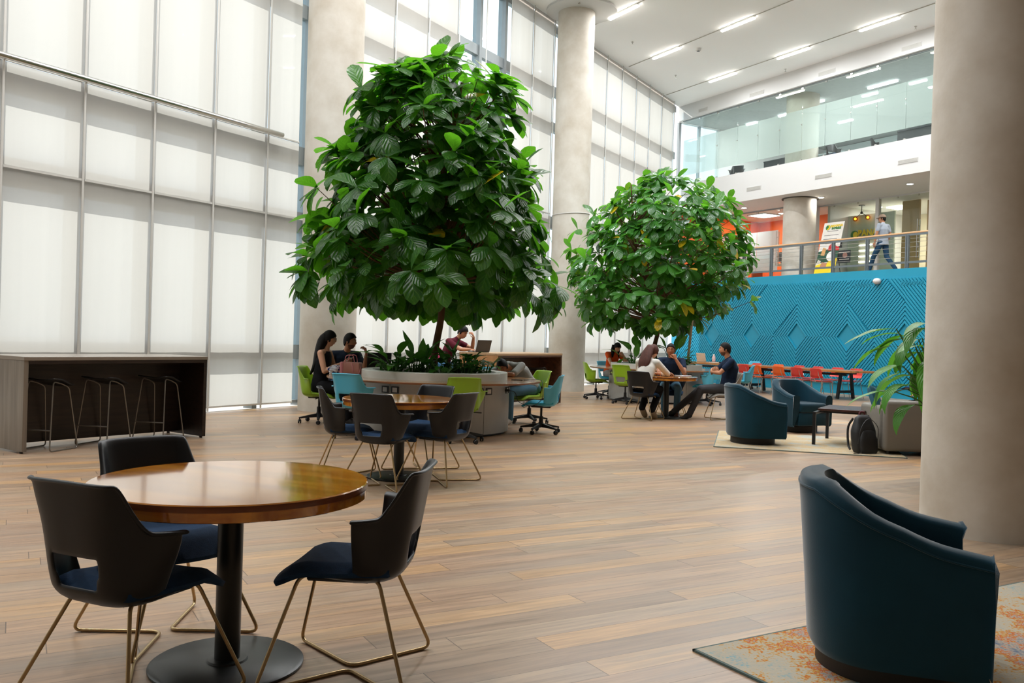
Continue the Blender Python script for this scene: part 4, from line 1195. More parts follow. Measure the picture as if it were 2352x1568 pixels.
make_tree('fig_tree', 'big broad-leaved indoor tree growing in the near planter desk', (D1[0], D1[1], 0.78), [(-0.05, 0.05, 0), (0.0, 0.02, 0.4), (0.07, 0, 0.9), (0.04, 0.02, 1.6), (-0.02, 0.0, 2.3), (0.12, 0, 3.2), (0.26, 0, 4.1)],
          [(z - 0.78, r, x, y) for z, r, x, y in ENV1], 430, 0.40, 0.215, leaf_tree, 5)
ENV2 = [(1.75, 1.35, -0.20, 0), (2.15, 1.85, -0.10, 0), (2.8, 1.95, 0.0, 0), (3.4, 1.95, 0.05, 0), (3.9, 1.75, 0.1, 0), (4.4, 1.50, 0.12, 0), (4.8, 1.05, 0.1, 0), (5.05, 0.55, 0.15, 0)]
make_tree('fig_tree', 'smaller broad-leaved indoor tree growing in the far planter desk', (D2[0], D2[1], 0.78), [(0.02, 0, 0), (-0.06, 0, 0.35), (0.02, 0, 0.75), (0.10, 0, 1.15), (-0.15, 0, 1.7), (-0.45, 0, 2.3), (-0.6, 0, 3.1)],
          [(z - 0.78, r, x, y) for z, r, x, y in ENV2], 420, 0.36, 0.18, leaf_tree2, 11, gold_p=0.025, hole=lambda a, z, q: z < 1.35 and -0.3 < a - 5.6 < 0.7)
MB_ = MB().tube([(D2[0] + 0.66, D2[1] - 0.2, 0.78), (D2[0] + 0.80, D2[1] - 0.15, 2.4)], 0.03, 10)
tag(MB_.build('support_stake', mat('pale_pole', '#c9b8a2', 0.6)), 'pale wooden stake leaning in the far planter beside the small tree', 'stake')
tag(MB().tube([(D1[0] + 0.02, D1[1] + 0.06, 0.79), (D1[0] + 0.03, D1[1] + 0.07, 2.3)], 0.012, 8).build('support_stake', bark), 'thin brown stake tied along the trunk of the big tree', 'stake')

def leafy_plant(name, label, base, n, L, W, spread, height, m, seed, shape='lance', lean=None, group=None, upright=0.6, droop=0.9, group_name=None):
    """Stems from one root, each ending in a big leaf."""
    rnd = random.Random(seed); random.seed(seed)
    t = thing(name, label, 'plant', base, 0, group)
    lv = Leaves(); st = MB()
    for k in range(n):
        a = 2 * PI * k / n * 2.4 + rnd.uniform(-0.4, 0.4)
        r = spread * rnd.uniform(0.35, 1.0); h = height * rnd.uniform(0.3, 1.0)
        tip = Vector((r * math.cos(a), r * math.sin(a), h))
        if lean: tip += Vector(lean) * rnd.uniform(0.5, 1.0)
        foot = Vector((0.06 * math.cos(a), 0.06 * math.sin(a), 0))
        st.tube(spline([foot, foot * 0.6 + tip * 0.4 + Vector((0, 0, 0.15 * height)), tip], 8), [0.011 - 0.0008 * i for i in range(8)], 6, cap=False)
        d = Vector((math.cos(a), math.sin(a), 0)) * (1 - upright * rnd.random()) + Vector((0, 0, upright * rnd.uniform(-0.2, 1.2)))
        lv.leaf(tip, d, Vector((0, 0, 1)) - Vector((math.cos(a), math.sin(a), 0)) * 0.2, L * rnd.uniform(0.7, 1.1), W * rnd.uniform(0.8, 1.1), rnd.random() * 0.9, droop=droop * rnd.uniform(0.3, 1.2), shape=shape, nl=8, fold=0.15, wave=0.08)
    st.build('stems', mat('green_stem', '#3f6b2a', 0.5), t, smooth=60)
    lv.build('leaves', m, t, smooth=180)
    return t
dx, dy = D1
G5 = 'plants in the near planter desk'
leafy_plant('dieffenbachia', 'spotted plant with long arching leaves, left in the near planter', (dx - 0.50, dy - 0.42, 0.78), 18, 0.46, 0.13, 0.30, 0.30, leaf_spot, 3, group=G5)
leafy_plant('dieffenbachia', 'tall spotted plant with upright pale leaves, left of the big trunk', (dx - 0.18, dy - 0.48, 0.78), 12, 0.36, 0.15, 0.18, 0.34, leaf_spot, 8, group=G5, upright=1.2, droop=0.3)
leafy_plant('dieffenbachia', 'tall spotted plant with upright leaves, right of the big trunk', (dx + 0.24, dy - 0.45, 0.78), 7, 0.36, 0.14, 0.10, 0.36, leaf_spot, 14, group=G5, upright=1.3, droop=0.35)
leafy_plant('pothos', 'dark green heart-leaved plant at the right of the near planter', (dx + 0.46, dy - 0.50, 0.78), 28, 0.17, 0.14, 0.24, 0.30, leaf_under, 21, shape='heart', group=G5)
for k in range(9):
    a = 3.5 + k * 0.36; r = 0.60 + 0.12 * math.sin(k * 2)
    leafy_plant('pothos', 'low dark ground-cover plant round the front edge of the near planter', (dx + r * math.cos(a), dy + r * math.sin(a), 0.77), 15, 0.15, 0.10, 0.20, 0.20, leaf_under, 30 + k, shape='heart', group='ground cover in the near planter')
dx, dy = D2
G6 = 'plants in the far planter desk'
leafy_plant('dieffenbachia', 'spotted plant with broad leaves behind the woman in white', (dx - 0.55, dy - 0.35, 0.78), 13, 0.46, 0.17, 0.34, 0.45, leaf_spot, 41, group=G6, upright=0.9)
leafy_plant('dieffenbachia', 'tall broad-leaved plant behind the man resting his chin', (dx + 0.30, dy - 0.35, 0.78), 12, 0.44, 0.17, 0.26, 0.42, leaf_spot, 47, group=G6, upright=1.1, droop=0.4)
for k in range(6):
    a = 3.8 + k * 0.5
    leafy_plant('pothos', 'low ground-cover plant round the front edge of the far planter', (dx + 0.65 * math.cos(a), dy + 0.65 * math.sin(a), 0.77), 14, 0.16, 0.11, 0.2, 0.2, leaf_under, 60 + k, shape='heart', group='ground cover in the far planter')
# the plant behind the right column
pp = (4.40, 8.75)
leafy_plant('dieffenbachia', 'big spotted plant with long hanging leaves behind the right column', (pp[0], pp[1], 0.40), 64, 0.56, 0.15, 0.40, 1.20, leaf_spot, 77, upright=0.25, droop=1.8, lean=(-0.22, -0.05, 0))
pot = thing('plant_pot', 'grey floor pot behind the right column', 'pot', (pp[0], pp[1], 0))
MB().lathe([(0.17, 0), (0.22, 0.40), (0.225, 0.42), (0.20, 0.42), (0.195, 0.38)], 32, cap=False).build('body', mat('pot_grey', '#7d7a75', 0.6), pot, smooth=40)
MB().lathe([(0.0, 0.385), (0.197, 0.385)], 32, cap=False).build('soil', soil, pot)
# ------------------------------------------------------------------ people: one body mesh each; hair, clothes and shoes are its children
def skin(name, c): return mat('skin_' + name, c, 0.5, var=0.05, scale=6)
hair_black = mat('hair_black', '#100d0c', 0.62, var=0.3, scale=30, stretch=(1, 1, 0.05), spec=0.22)
hair_brown = mat('hair_brown', '#4c2a20', 0.6, spec=0.25, var=0.3, scale=30, stretch=(1, 1, 0.05))
eye_m = mat('eye_dark', '#1d120c', 0.2); lip_m = mat('lip', '#8d4a40', 0.5)
def cloth(name, c, b=0.35): return mat(name, c, 0.85, var=0.10, scale=9, bump=b, bscale=14, spec=0.2)
def frame_of(d, side):
    d = d.normalized(); side = (side - d * side.dot(d)).normalized(); return d, side, side.cross(d)
def loft(mb, pts, rx, ry, side, n=20):
    """Rings of ellipses along pts; rx lies along side."""
    pts = [Vector(p) for p in pts]; rows = []
    for i, p in enumerate(pts):
        t = pts[min(i + 1, len(pts) - 1)] - pts[max(i - 1, 0)]
        t, s, f = frame_of(t, Vector(side))
        rows.append([p + s * (rx[i] * math.cos(2 * PI * j / n)) + f * (ry[i] * math.sin(2 * PI * j / n)) for j in range(n)])
    b = len(mb.v); mb.grid(rows, close=True)
    mb.f.append(tuple(b + j for j in reversed(range(n)))); mb.f.append(tuple(b + (len(pts) - 1) * n + j for j in range(n)))
def limb(mb, pts, rs, n=14, k=5):
    """A tapering limb through its joints with rounded ends and joints."""
    pts = [Vector(p) for p in pts]; P, Q = [], []
    for i in range(len(pts) - 1):
        for j in range(k):
            t = j / k; P.append(pts[i].lerp(pts[i + 1], t)); Q.append(rs[i] * (1 - t) + rs[i + 1] * t)
    P.append(pts[-1]); Q.append(rs[-1])
    mb.tube(P, Q, n)
    for p, r in zip(pts, rs): mb.ball(p, r, 14, 8)
def head_point(d):
    """Point of the head's surface in direction d (face +y, up +z), head about 23 cm tall."""
    x, y, z = d
    p = Vector((0.074 * x, 0.094 * y, 0.116 * z))
    if z < 0:
        p.x *= 1 - 0.30 * smoothstep(0.1, 1.0, -z)
        if y < 0: p.y *= 1 - 0.38 * smoothstep(0.1, 0.8, -z)
        else: p.y *= 1 - 0.06 * smoothstep(0.4, 1.0, -z)
    if y > 0.2:
        g = lambda cx, cz, sx, sz: math.exp(-((p.x - cx) / sx) ** 2 - ((p.z - cz) / sz) ** 2)
        p.y += 0.024 * g(0, -0.018, 0.012, 0.020) + 0.010 * g(0, 0.008, 0.010, 0.022) + 0.006 * g(0, 0.036, 0.05, 0.010) - 0.010 * (g(0.031, 0.014, 0.016, 0.012) + g(-0.031, 0.014, 0.016, 0.012)) + 0.006 * g(0, -0.056, 0.022, 0.010) + 0.010 * g(0, -0.092, 0.022, 0.014)
    return p
def sphere_dirs(nu, nv):
    out = []
    for i in range(nv + 1):
        ph = -PI / 2 + PI * i / nv
        out.append([Vector((math.cos(ph) * math.cos(2 * PI * j / nu), math.cos(ph) * math.sin(2 * PI * j / nu), math.sin(ph))) for j in range(nu)])
    return out
def hand(mb, wrist, d, nrm, thumb, curl=0.5, s=1.0):
    """wrist -> fingers along d, palm facing nrm, thumb on the side +1/-1 of nrm x d; curl 0 flat .. 1 fist."""
    wrist = Vector(wrist); d, nrm, _ = frame_of(Vector(d), Vector(nrm)); w = nrm.cross(d) * thumb
    loft(mb, [wrist - d * 0.02, wrist + d * 0.01 * s, wrist + d * 0.045 * s, wrist + d * 0.085 * s, wrist + d * 0.095 * s], [0.026, 0.028, 0.040 * s, 0.040 * s, 0.034 * s], [0.020, 0.019, 0.015, 0.013, 0.010], w, 14)
    for k, (off, ln) in enumerate(((0.029, 0.92), (0.010, 1.0), (-0.010, 0.94), (-0.028, 0.76))):
        p = wrist + d * (0.086 - 0.004 * abs(k - 1)) * s + w * off * s
        a = 0.25 * curl; pts = [p]
        for seg, bend in ((0.042, 0.75), (0.027, 1.05), (0.021, 0.7)):
            a += bend * curl; p = p + (d * math.cos(a) + nrm * math.sin(a) + w * (off * 0.8) * (1 - curl)) * seg * ln * s; pts.append(p)
        mb.tube(pts, [0.0092 * s, 0.0086 * s, 0.0078 * s, 0.0058 * s], 8)
        mb.ball(pts[-1], 0.0056 * s, 8, 6)
    p = wrist + d * 0.028 * s + w * 0.032 * s; pts = [p]
    for seg, (cd, cw, cn) in ((0.038, (0.6, 0.7, 0.25)), (0.03, (0.85, 0.15, 0.2 + 0.4 * curl)), (0.024, (0.9, -0.15, 0.2 + 0.6 * curl))):
        p = p + (d * cd + w * cw + nrm * cn).normalized() * seg * s; pts.append(p)
    mb.tube(pts, [0.0125 * s, 0.011 * s, 0.0095 * s, 0.007 * s], 8); mb.ball(pts[-1], 0.007 * s, 8, 6)
def remesh(mb, name, m, parent, voxel, smooth_it=3, extra=None):
    me = bpy.data.meshes.new(name); me.from_pydata(mb.v, [], mb.f); me.update()
    o = bpy.data.objects.new(name, me); COL.objects.link(o)
    r_ = o.modifiers.new('r', 'REMESH'); r_.mode = 'VOXEL'; r_.voxel_size = voxel
    sm = o.modifiers.new('s', 'SMOOTH'); sm.iterations = smooth_it; sm.factor = 0.5
    bake(o)
    if extra is not None:
        x = MB(); x.v = [v.co.copy() for v in o.data.vertices]; x.f = [tuple(p.vertices) for p in o.data.polygons]
        x.add(extra.v, extra.f)
        me2 = bpy.data.meshes.new(name); me2.from_pydata(x.v, [], x.f); me2.update(); old = o.data; o.data = me2; bpy.data.meshes.remove(old)
    if not o.data.materials: o.data.materials.append(m)
    o.data.shade_smooth()
    if parent is not None: o.parent = parent
    return o
def person(label, loc, face, P, sk, top, low, hair, shoes=None, sleeve=0.45, group=None, glasses=False, beard=None, size=1.0, hem=0.0, bare_legs=0.0, low_skirt=False, strap=False, shoe_dir=None, cap=None):
    """P: joints in the person's own frame (facing +y, +x on their right). top/low: (name, material)."""
    V = {k: ([Vector(q) for q in v] if isinstance(v[0], (tuple, list)) else Vector(v)) for k, v in P.items() if k not in ('hands',)}
    sh, el, wr, hp, kn, an = V['sh'], V['el'], V['wr'], V['hip'], V['kn'], V['an']
    pel, chest, neck, head = V['pel'], V['chest'], V['neck'], V['head']
    side = (sh[0] - sh[1]).normalized()
    waist = pel.lerp(chest, 0.45)
    def torso(mb, g, top_z=1.0):
        up = (neck - chest)
        pts = [pel + (pel - waist).normalized() * 0.09, pel, waist, chest, chest.lerp(neck, 0.55), chest.lerp(neck, 0.86)]
        rx = [0.13 + g, 0.165 + g, 0.142 + g, 0.168 + g, 0.155 + g, 0.085 + g]
        ry = [0.10 + g, 0.115 + g, 0.105 + g, 0.118 + g, 0.092 + g, 0.06 + g]
        loft(mb, pts, [r * size for r in rx], [r * size for r in ry], side)
    body = MB(); torso(body, -0.012)
    for i in (0, 1):
        limb(body, [sh[i], sh[i].lerp(el[i], 0.5), el[i], el[i].lerp(wr[i], 0.45), wr[i]], [0.050, 0.045, 0.037, 0.038, 0.025])
        limb(body, [chest.lerp(neck, 0.75), sh[i]], [0.045, 0.048], k=3)
        limb(body, [hp[i], kn[i], kn[i].lerp(an[i], 0.35), an[i]], [0.078, 0.050, 0.050, 0.034])
        t_ = V['toe'][i]
        limb(body, [an[i] + Vector((0, 0, -0.035)), an[i].lerp(t_, 0.5) + Vector((0, 0, -0.02)), an[i].lerp(t_, 0.85) + Vector((0, 0, -0.008))], [0.032, 0.028, 0.020] if shoes is None else [0.024, 0.014, 0.010], k=3)
    hd = V['hdir'].normalized(); hu = V.get('hup', Vector((0, 0, 1)))
    f, s_, u_ = frame_of(hd, hd.cross(hu)); HM = Matrix((( s_.x, f.x, u_.x, head.x), (s_.y, f.y, u_.y, head.y), (s_.z, f.z, u_.z, head.z), (0, 0, 0, 1)))
    if HM.to_3x3().determinant() < 0: HM = Matrix(((-s_.x, f.x, u_.x, head.x), (-s_.y, f.y, u_.y, head.y), (-s_.z, f.z, u_.z, head.z), (0, 0, 0, 1)))
    if (HM.to_3x3() @ Vector((0, 0, 1))).dot(hu) < 0: HM = HM @ Matrix.Rotation(PI, 4, 'Y')
    D = sphere_dirs(32, 24)
    body.grid([[HM @ head_point(d) for d in row] for row in D], close=True)
    for sx in (-1, 1):
        e = MB().ball((sx * 0.075, -0.010, -0.004), (0.010, 0.020, 0.031), 12, 8); body.add([HM @ v for v in e.v], e.f)
    limb(body, [neck + (chest - neck) * 0.15, neck.lerp(HM @ Vector((0, -0.02, -0.08)), 0.6), HM @ Vector((0, -0.018, -0.055))], [0.056, 0.052, 0.050])
    hands = MB()
    for i in (0, 1):
        h = P['hands'][i]; hand(hands, wr[i], h[0], h[1], h[2], h[3], 0.95 * size)
    o = remesh(body, 'person', sk, None, 0.0085, 2, hands)
    o.location = loc; o.rotation_euler = (0, 0, R(face - 90))
    tag(o, label, 'person', group)
    # clothes
    if top:
        mb = MB(); torso(mb, 0.010)
        for i in (0, 1):
            e = sh[i].lerp(el[i], min(1, sleeve * 1.0)) if sleeve <= 1 else el[i]
            pts, rs = [sh[i], e], [0.059, 0.057]
            if sleeve > 1: pts.append(el[i].lerp(wr[i], sleeve - 1)); rs = [0.059, 0.052, 0.040]
            if sleeve > 0 and not strap:
                limb(mb, pts, rs)
                limb(mb, [chest.lerp(neck, 0.62), sh[i]], [0.075, 0.059], k=3)
        if strap:
            for sx in (-1, 1): limb(mb, [chest + side * sx * 0.10, chest.lerp(neck, 0.8) + side * sx * 0.10], [0.03, 0.02], k=3)
        elif sleeve > 0:
            limb(mb, [chest.lerp(neck, 0.6), neck], [0.085, 0.058], k=3)      # collar
        if hem: loft(mb, [waist, pel + (pel - waist).normalized() * hem], [0.155, 0.185], [0.12, 0.14], side)
        remesh(mb, top[0], top[1], o, 0.011, 3)
    if low:
        mb = MB()
        loft(mb, [waist.lerp(pel, 0.55), pel, pel + (pel - waist).normalized() * 0.10], [0.150 * size, 0.176 * size, 0.15 * size], [0.115 * size, 0.128 * size, 0.11 * size], side)
        for i in (0, 1):
            e = kn[i].lerp(an[i], 1.0 - bare_legs)
            limb(mb, [hp[i], hp[i].lerp(kn[i], 0.5), kn[i], kn[i].lerp(e, 0.5), e], [0.096, 0.084, 0.068, 0.062, 0.056 + (0.05 if low_skirt else 0)])
        if low_skirt:
            limb(mb, [(hp[0] + hp[1]) / 2, (kn[0] + kn[1]) / 2, ((kn[0] + kn[1]) / 2).lerp((an[0] + an[1]) / 2, 1 - bare_legs)], [0.12, 0.12, 0.13])
        remesh(mb, low[0], low[1], o, 0.012, 3)
    for i in (0, 1):
        if shoes is None: break
        t_ = V['toe'][i]; a_ = an[i]
        mb = MB(); back = a_ + (a_ - t_).normalized() * 0.045
        dirn = (t_ - a_); upv = V['sole'][i] if 'sole' in V else Vector((0, 0, 1))
        low_ = -0.052
        loft(mb, [back + upv * (low_ + 0.012), back.lerp(t_, 0.2) + upv * (low_ + 0.03), back.lerp(t_, 0.55) + upv * (low_ + 0.022), back.lerp(t_, 0.85) + upv * (low_ + 0.0), t_ + dirn.normalized() * 0.045 + upv * (low_ * 0.2 - 0.012)], [0.034, 0.046, 0.052, 0.053, 0.034], [0.036, 0.060, 0.052, 0.042, 0.026], dirn.cross(upv), 16)
        limb(mb, [a_ + upv * 0.0, a_ + upv * -0.03], [0.046, 0.044], k=2)
        so_ = remesh(mb, 'shoe', shoes, o, 0.009, 2)
    # face
    for sx in (-1, 1):
        q = HM @ (head_point(Vector((sx * 0.40, 0.90, 0.13)).normalized()) + Vector((0, -0.006, 0)))
        MB().ball(q + HM.to_3x3() @ Vector((0, -0.0015, 0)), 0.0066, 12, 8).build('eye', eye_m, o, smooth=180)
        br = MB().tube([HM @ (head_point(Vector((sx * a, math.sqrt(1 - a * a - 0.09), 0.30 + 0.03 * (1 - abs(a - 0.35) * 3))).normalized()) + Vector((0, 0.002, 0))) for a in (0.16, 0.3, 0.44, 0.56)], [0.002, 0.0032, 0.003, 0.0015], 6)
        br.build('eyebrow', hair['m'], o, smooth=180)
    mo = MB().tube([HM @ (head_point(Vector((a, math.sqrt(1 - a * a - 0.2), -0.47)).normalized()) + Vector((0, 0.001, 0))) for a in (-0.30, -0.15, 0, 0.15, 0.30)], [0.002, 0.005, 0.0055, 0.005, 0.002], 8)
    mo.build('mouth', lip_m, o, smooth=180)
    if beard:
        mb = MB(); rows = D; n = 32; pts = [[HM @ (head_point(d) * 1.025) for d in row] for row in rows]
        mb.grid(pts, close=True); keep = []
        for i in range(len(rows) - 1):
            for j in range(n):
                d = (rows[i][j] + rows[i + 1][(j + 1) % n]) / 2
                if (-0.92 < d.z < -0.34 and d.y > 0.02 and not (abs(d.x) < 0.30 and d.z > -0.55)) or (abs(d.x) < 0.30 and -0.40 < d.z < -0.33 and d.y > 0): keep.append(mb.f[i * n + j])
        mb.f = keep
        mb.build('beard', beard, o, smooth=180)
    # hair
    n = 72; mb = MB(); th = hair.get('thick', 0.012)
    k = hair.get('line', 0.0); fr = hair.get('front', 0.52) + 0.14
    pts = []; DH = sphere_dirs(72, 56)
    for row in DH:
        pts.append([HM @ (Vector((0.074 * d.x, 0.094 * d.y, 0.116 * d.z)) + Vector((d.x, d.y, max(d.z, -0.2))) * (th + (hair.get('top', 0) * max(0, d.z)))) for d in row])
    mb.grid(pts, close=True); keep = []
    for i in range(len(DH) - 1):
        for j in range(n):
            d = (DH[i][j] + DH[i + 1][(j + 1) % n]) / 2
            burn = 0.30 if (0.02 < d.y < 0.22 and abs(d.x) > 0.9) else 0
            if d.z > fr * d.y + k - 0.10 * max(0, -d.y) - burn: keep.append(mb.f[i * n + j])
    mb.f = keep
    ho = mb.build('hair', hair['m'], o, smooth=180, mods=[('SOLIDIFY', dict(thickness=0.010, offset=-1))])
    if 'long' in hair:
        for path, rx, ry in hair['long']:
            mb = MB(); pp_ = [Vector(p) for p in path]
            pp_ = spline(pp_, 12); m_ = len(rx) - 1
            li = lambda a, t: a[min(int(t * m_), m_ - 1)] * (1 - (t * m_ - min(int(t * m_), m_ - 1))) + a[min(int(t * m_), m_ - 1) + 1] * (t * m_ - min(int(t * m_), m_ - 1))
            loft(mb, pp_, [li(rx, i / 11) for i in range(12)], [li(ry, i / 11) for i in range(12)], HM.to_3x3() @ Vector((1, 0, 0)), 22)
            mb.build('hair_length', hair['m'], o, smooth=180)
    if cap:
        mb = MB(); keep = []
        mb.grid([[HM @ (Vector((0.074 * d.x, 0.094 * d.y, 0.116 * d.z)) + d * 0.022) for d in row] for row in D], close=True)
        for i in range(len(D) - 1):
            for j in range(32):
                d = (D[i][j] + D[i + 1][(j + 1) % 32]) / 2
                if d.z > 0.30: keep.append(mb.f[i * 32 + j])
        mb.f = keep
        co = mb.build('cap', cap, o, smooth=180, mods=[('SOLIDIFY', dict(thickness=0.006, offset=-1))])
        rows = [[HM @ Vector((0.085 * math.sin(a), 0.075 * math.cos(a) + 0.02 + k_ * 0.075 * math.cos(a), 0.042 - 0.02 * k_ - 0.02 * abs(math.sin(a)) * k_)) for a in [(-1.1 + 2.2 * i / 10) for i in range(11)]] for k_ in (0, 0.5, 1)]
        MB().grid(rows).build('cap_brim', cap, o, smooth=180, mods=[('SOLIDIFY', dict(thickness=0.005, offset=0))])
    if glasses:
        g = MB()
        for sx in (-1, 1):
            g.tube([HM @ Vector((sx * 0.032 + 0.024 * math.cos(a), 0.106, 0.012 + 0.018 * math.sin(a))) for a in [2 * PI * i / 16 for i in range(16)]], 0.0022, 6, closed=True)
            g.tube([HM @ Vector((sx * 0.056, 0.102, 0.016)), HM @ Vector((sx * 0.078, 0.0, 0.014))], 0.002, 6)
        g.tube([HM @ Vector((-0.009, 0.107, 0.014)), HM @ Vector((0.009, 0.107, 0.014))], 0.002, 6)
        g.build('glasses', black_metal, o, smooth=180)
    return o
def sit(**kw):
    """A neutral seated pose (seat 0.45 m); override any joint."""
    P = dict(pel=(0, -0.04, 0.555), chest=(0, 0.0, 0.90), neck=(0, 0.03, 1.075), head=(0, 0.07, 1.215), hdir=(0, 1, 0),
             sh=[(0.185, 0.0, 1.02), (-0.185, 0.0, 1.02)], el=[(0.22, 0.10, 0.76), (-0.22, 0.10, 0.76)], wr=[(0.12, 0.33, 0.78), (-0.12, 0.33, 0.78)],
             hip=[(0.095, 0.0, 0.53), (-0.095, 0.0, 0.53)], kn=[(0.12, 0.42, 0.50), (-0.12, 0.42, 0.50)], an=[(0.11, 0.40, 0.09), (-0.11, 0.40, 0.09)], toe=[(0.12, 0.55, 0.035), (-0.12, 0.55, 0.035)],
             hands=[((-0.3, 1, 0), (0, 0, -1), 1, 0.35), ((0.3, 1, 0), (0, 0, -1), -1, 0.35)])
    P.update(kw); return P
sk_tan = skin('tan', '#b98262'); sk_light = skin('light', '#d3a184'); sk_brown = skin('brown', '#9a6546')
navy_t = cloth('navy_cotton', '#14233a'); dark_navy = cloth('dark_navy_cotton', '#15202f'); black_t = cloth('black_cotton', '#15161a'); burgundy = cloth('burgundy_cotton', '#5a1e2b')
white_t = cloth('white_cotton', '#dcd9d2'); orange_t = cloth('orange_cotton', '#d8531c'); grey_check = cloth('grey_check', '#8a8a86'); grey_p = cloth('grey_trousers', '#3c3d40'); black_p = cloth('black_trousers', '#131417')
jeans = cloth('blue_denim', '#2b4a66'); jeans_l = cloth('washed_denim', '#4d7186'); ltblue = cloth('pale_blue_shirt', '#a9b4c4')
shoe_black = mat('shoe_black', '#121212', 0.5); shoe_brown = mat('shoe_brown', '#4a2f26', 0.5); shoe_tan = mat('shoe_sole_tan', '#8b7a63', 0.7); shoe_white = mat('shoe_white', '#c9c6c0', 0.6)
G7 = None
# long-haired woman at the left of the near planter desk
person('woman with very long black hair in a black tank top, looking at a phone', (-2.72, 12.72, 0), -4,
       sit(pel=(0, -0.06, 0.55), chest=(0, -0.02, 0.90), neck=(0, 0.02, 1.08), head=(0, 0.06, 1.225), hdir=(-0.25, 1, -0.15), sh=[(0.165, -0.01, 1.02), (-0.165, 0.02, 1.02)],
           el=[(0.20, 0.06, 0.76), (-0.2, 0.10, 0.77)], wr=[(0.09, 0.29, 0.88), (-0.06, 0.30, 0.86)], hands=[((-0.2, 1, 0.25), (-0.4, 0, 0.9), -1, 0.5), ((0.4, 1, 0.3), (0.3, 0, 0.9), 1, 0.5)]),
       sk_light, ('tank_top', black_t), ('trousers', black_p), dict(m=hair_black, thick=0.016, front=0.45, k=0, line=-0.12, long=[([(0.0, 0.05, 1.255), (0, -0.02, 1.19), (0, -0.09, 1.03), (0, -0.135, 0.84), (0.02, -0.20, 0.70)], [0.085, 0.10, 0.14, 0.135, 0.03], [0.09, 0.09, 0.06, 0.04, 0.012])]),
       shoe_black, sleeve=0, size=0.93, strap=True, glasses=True)
ph = thing('phone', 'pale phone in the hand of the long-haired woman', 'phone', (-2.36, 12.66, 0.93), R(-4))
MB().box((-0.075, -0.037, -0.004), (0.075, 0.037, 0.004), 0.003, 1, M=Matrix.Rotation(R(-28), 4, 'Y')).build('body', white_paint, ph, smooth=30)
MB().box((-0.068, -0.033, 0.004), (0.068, 0.033, 0.0048), M=Matrix.Rotation(R(-28), 4, 'Y')).build('screen', mat('phone_screen', '#aeb6ba', 0.2), ph, smooth=0)
# man in the dark polo beside her
person('man in a dark navy polo leaning on the desk beside the long-haired woman', (-2.60, 13.45, 0), -62,
       sit(pel=(0, -0.10, 0.56), chest=(0, 0.12, 0.88), neck=(0, 0.22, 1.05), head=(-0.02, 0.29, 1.19), hdir=(-0.85, 0.75, -0.1), sh=[(0.20, 0.14, 0.99), (-0.20, 0.14, 0.99)],
           el=[(0.30, 0.32, 0.77), (-0.22, 0.42, 0.77)], wr=[(0.10, 0.50, 0.77), (-0.23, 0.45, 1.01)], hands=[((-0.8, 0.6, 0), (0, 0, -1), 1, 0.3), ((0.2, 0.1, 1), (0.9, -0.2, -0.1), 1, 0.8)]),
       sk_tan, ('polo_shirt', dark_navy), ('trousers', jeans), dict(m=hair_black, thick=0.010, top=0.012, front=0.55, line=0.02), shoe_black, sleeve=0.62, size=1.06, beard=mat('stubble', '#6b4735', 0.8))
# burgundy man at the far bar
person('man in a burgundy shirt with hand to his forehead at the bar laptop', (-1.22, 16.62, 0), -20,
       sit(pel=(0, -0.10, 0.80), chest=(0, 0.08, 1.12), neck=(0, 0.20, 1.27), head=(0.0, 0.30, 1.385), hdir=(0.25, 1, -0.55), sh=[(0.19, 0.10, 1.22), (-0.19, 0.10, 1.22)],
           el=[(0.22, 0.36, 1.075), (-0.26, 0.40, 1.085)], wr=[(0.10, 0.50, 1.075), (-0.14, 0.47, 1.31)], hip=[(0.095, -0.06, 0.77), (-0.095, -0.06, 0.77)], kn=[(0.12, 0.30, 0.62), (-0.12, 0.30, 0.62)], an=[(0.11, 0.20, 0.24), (-0.11, 0.20, 0.24)], toe=[(0.12, 0.35, 0.20), (-0.12, 0.35, 0.20)],
           hands=[((-0.3, 1, 0), (0, 0, -1), 1, 0.3), ((0.7, 0.0, 0.75), (0.2, -0.9, -0.2), -1, 0.55)]),
       sk_tan, ('polo_shirt', burgundy), ('trousers', jeans), dict(m=hair_black, thick=0.010, top=0.014, front=0.55, line=0.03), shoe_black, sleeve=0.55)
# sleeper on the lime chair
person('man in a grey checked shirt asleep with his head on the planter desk', (0.27, 13.62, 0), 214,
       sit(pel=(0, -0.06, 0.56), chest=(0, 0.16, 0.80), neck=(0, 0.32, 0.90), head=(0, 0.49, 0.875), hdir=(-0.55, 0.55, -0.5), hup=(-0.3, 0.45, 0.85), sh=[(0.19, 0.26, 0.90), (-0.19, 0.26, 0.90)],
           el=[(0.30, 0.50, 0.765), (-0.30, 0.50, 0.765)], wr=[(0.06, 0.62, 0.765), (-0.08, 0.60, 0.775)], hands=[((-1, 0.2, 0), (0, 0, -1), 1, 0.25), ((1, 0.1, 0), (0, 0, -1), -1, 0.25)]),
       sk_brown, ('checked_shirt', grey_check), ('jeans', jeans_l), dict(m=hair_black, thick=0.012, top=0.006, front=0.5, line=0.0), shoe_white, sleeve=0.8)
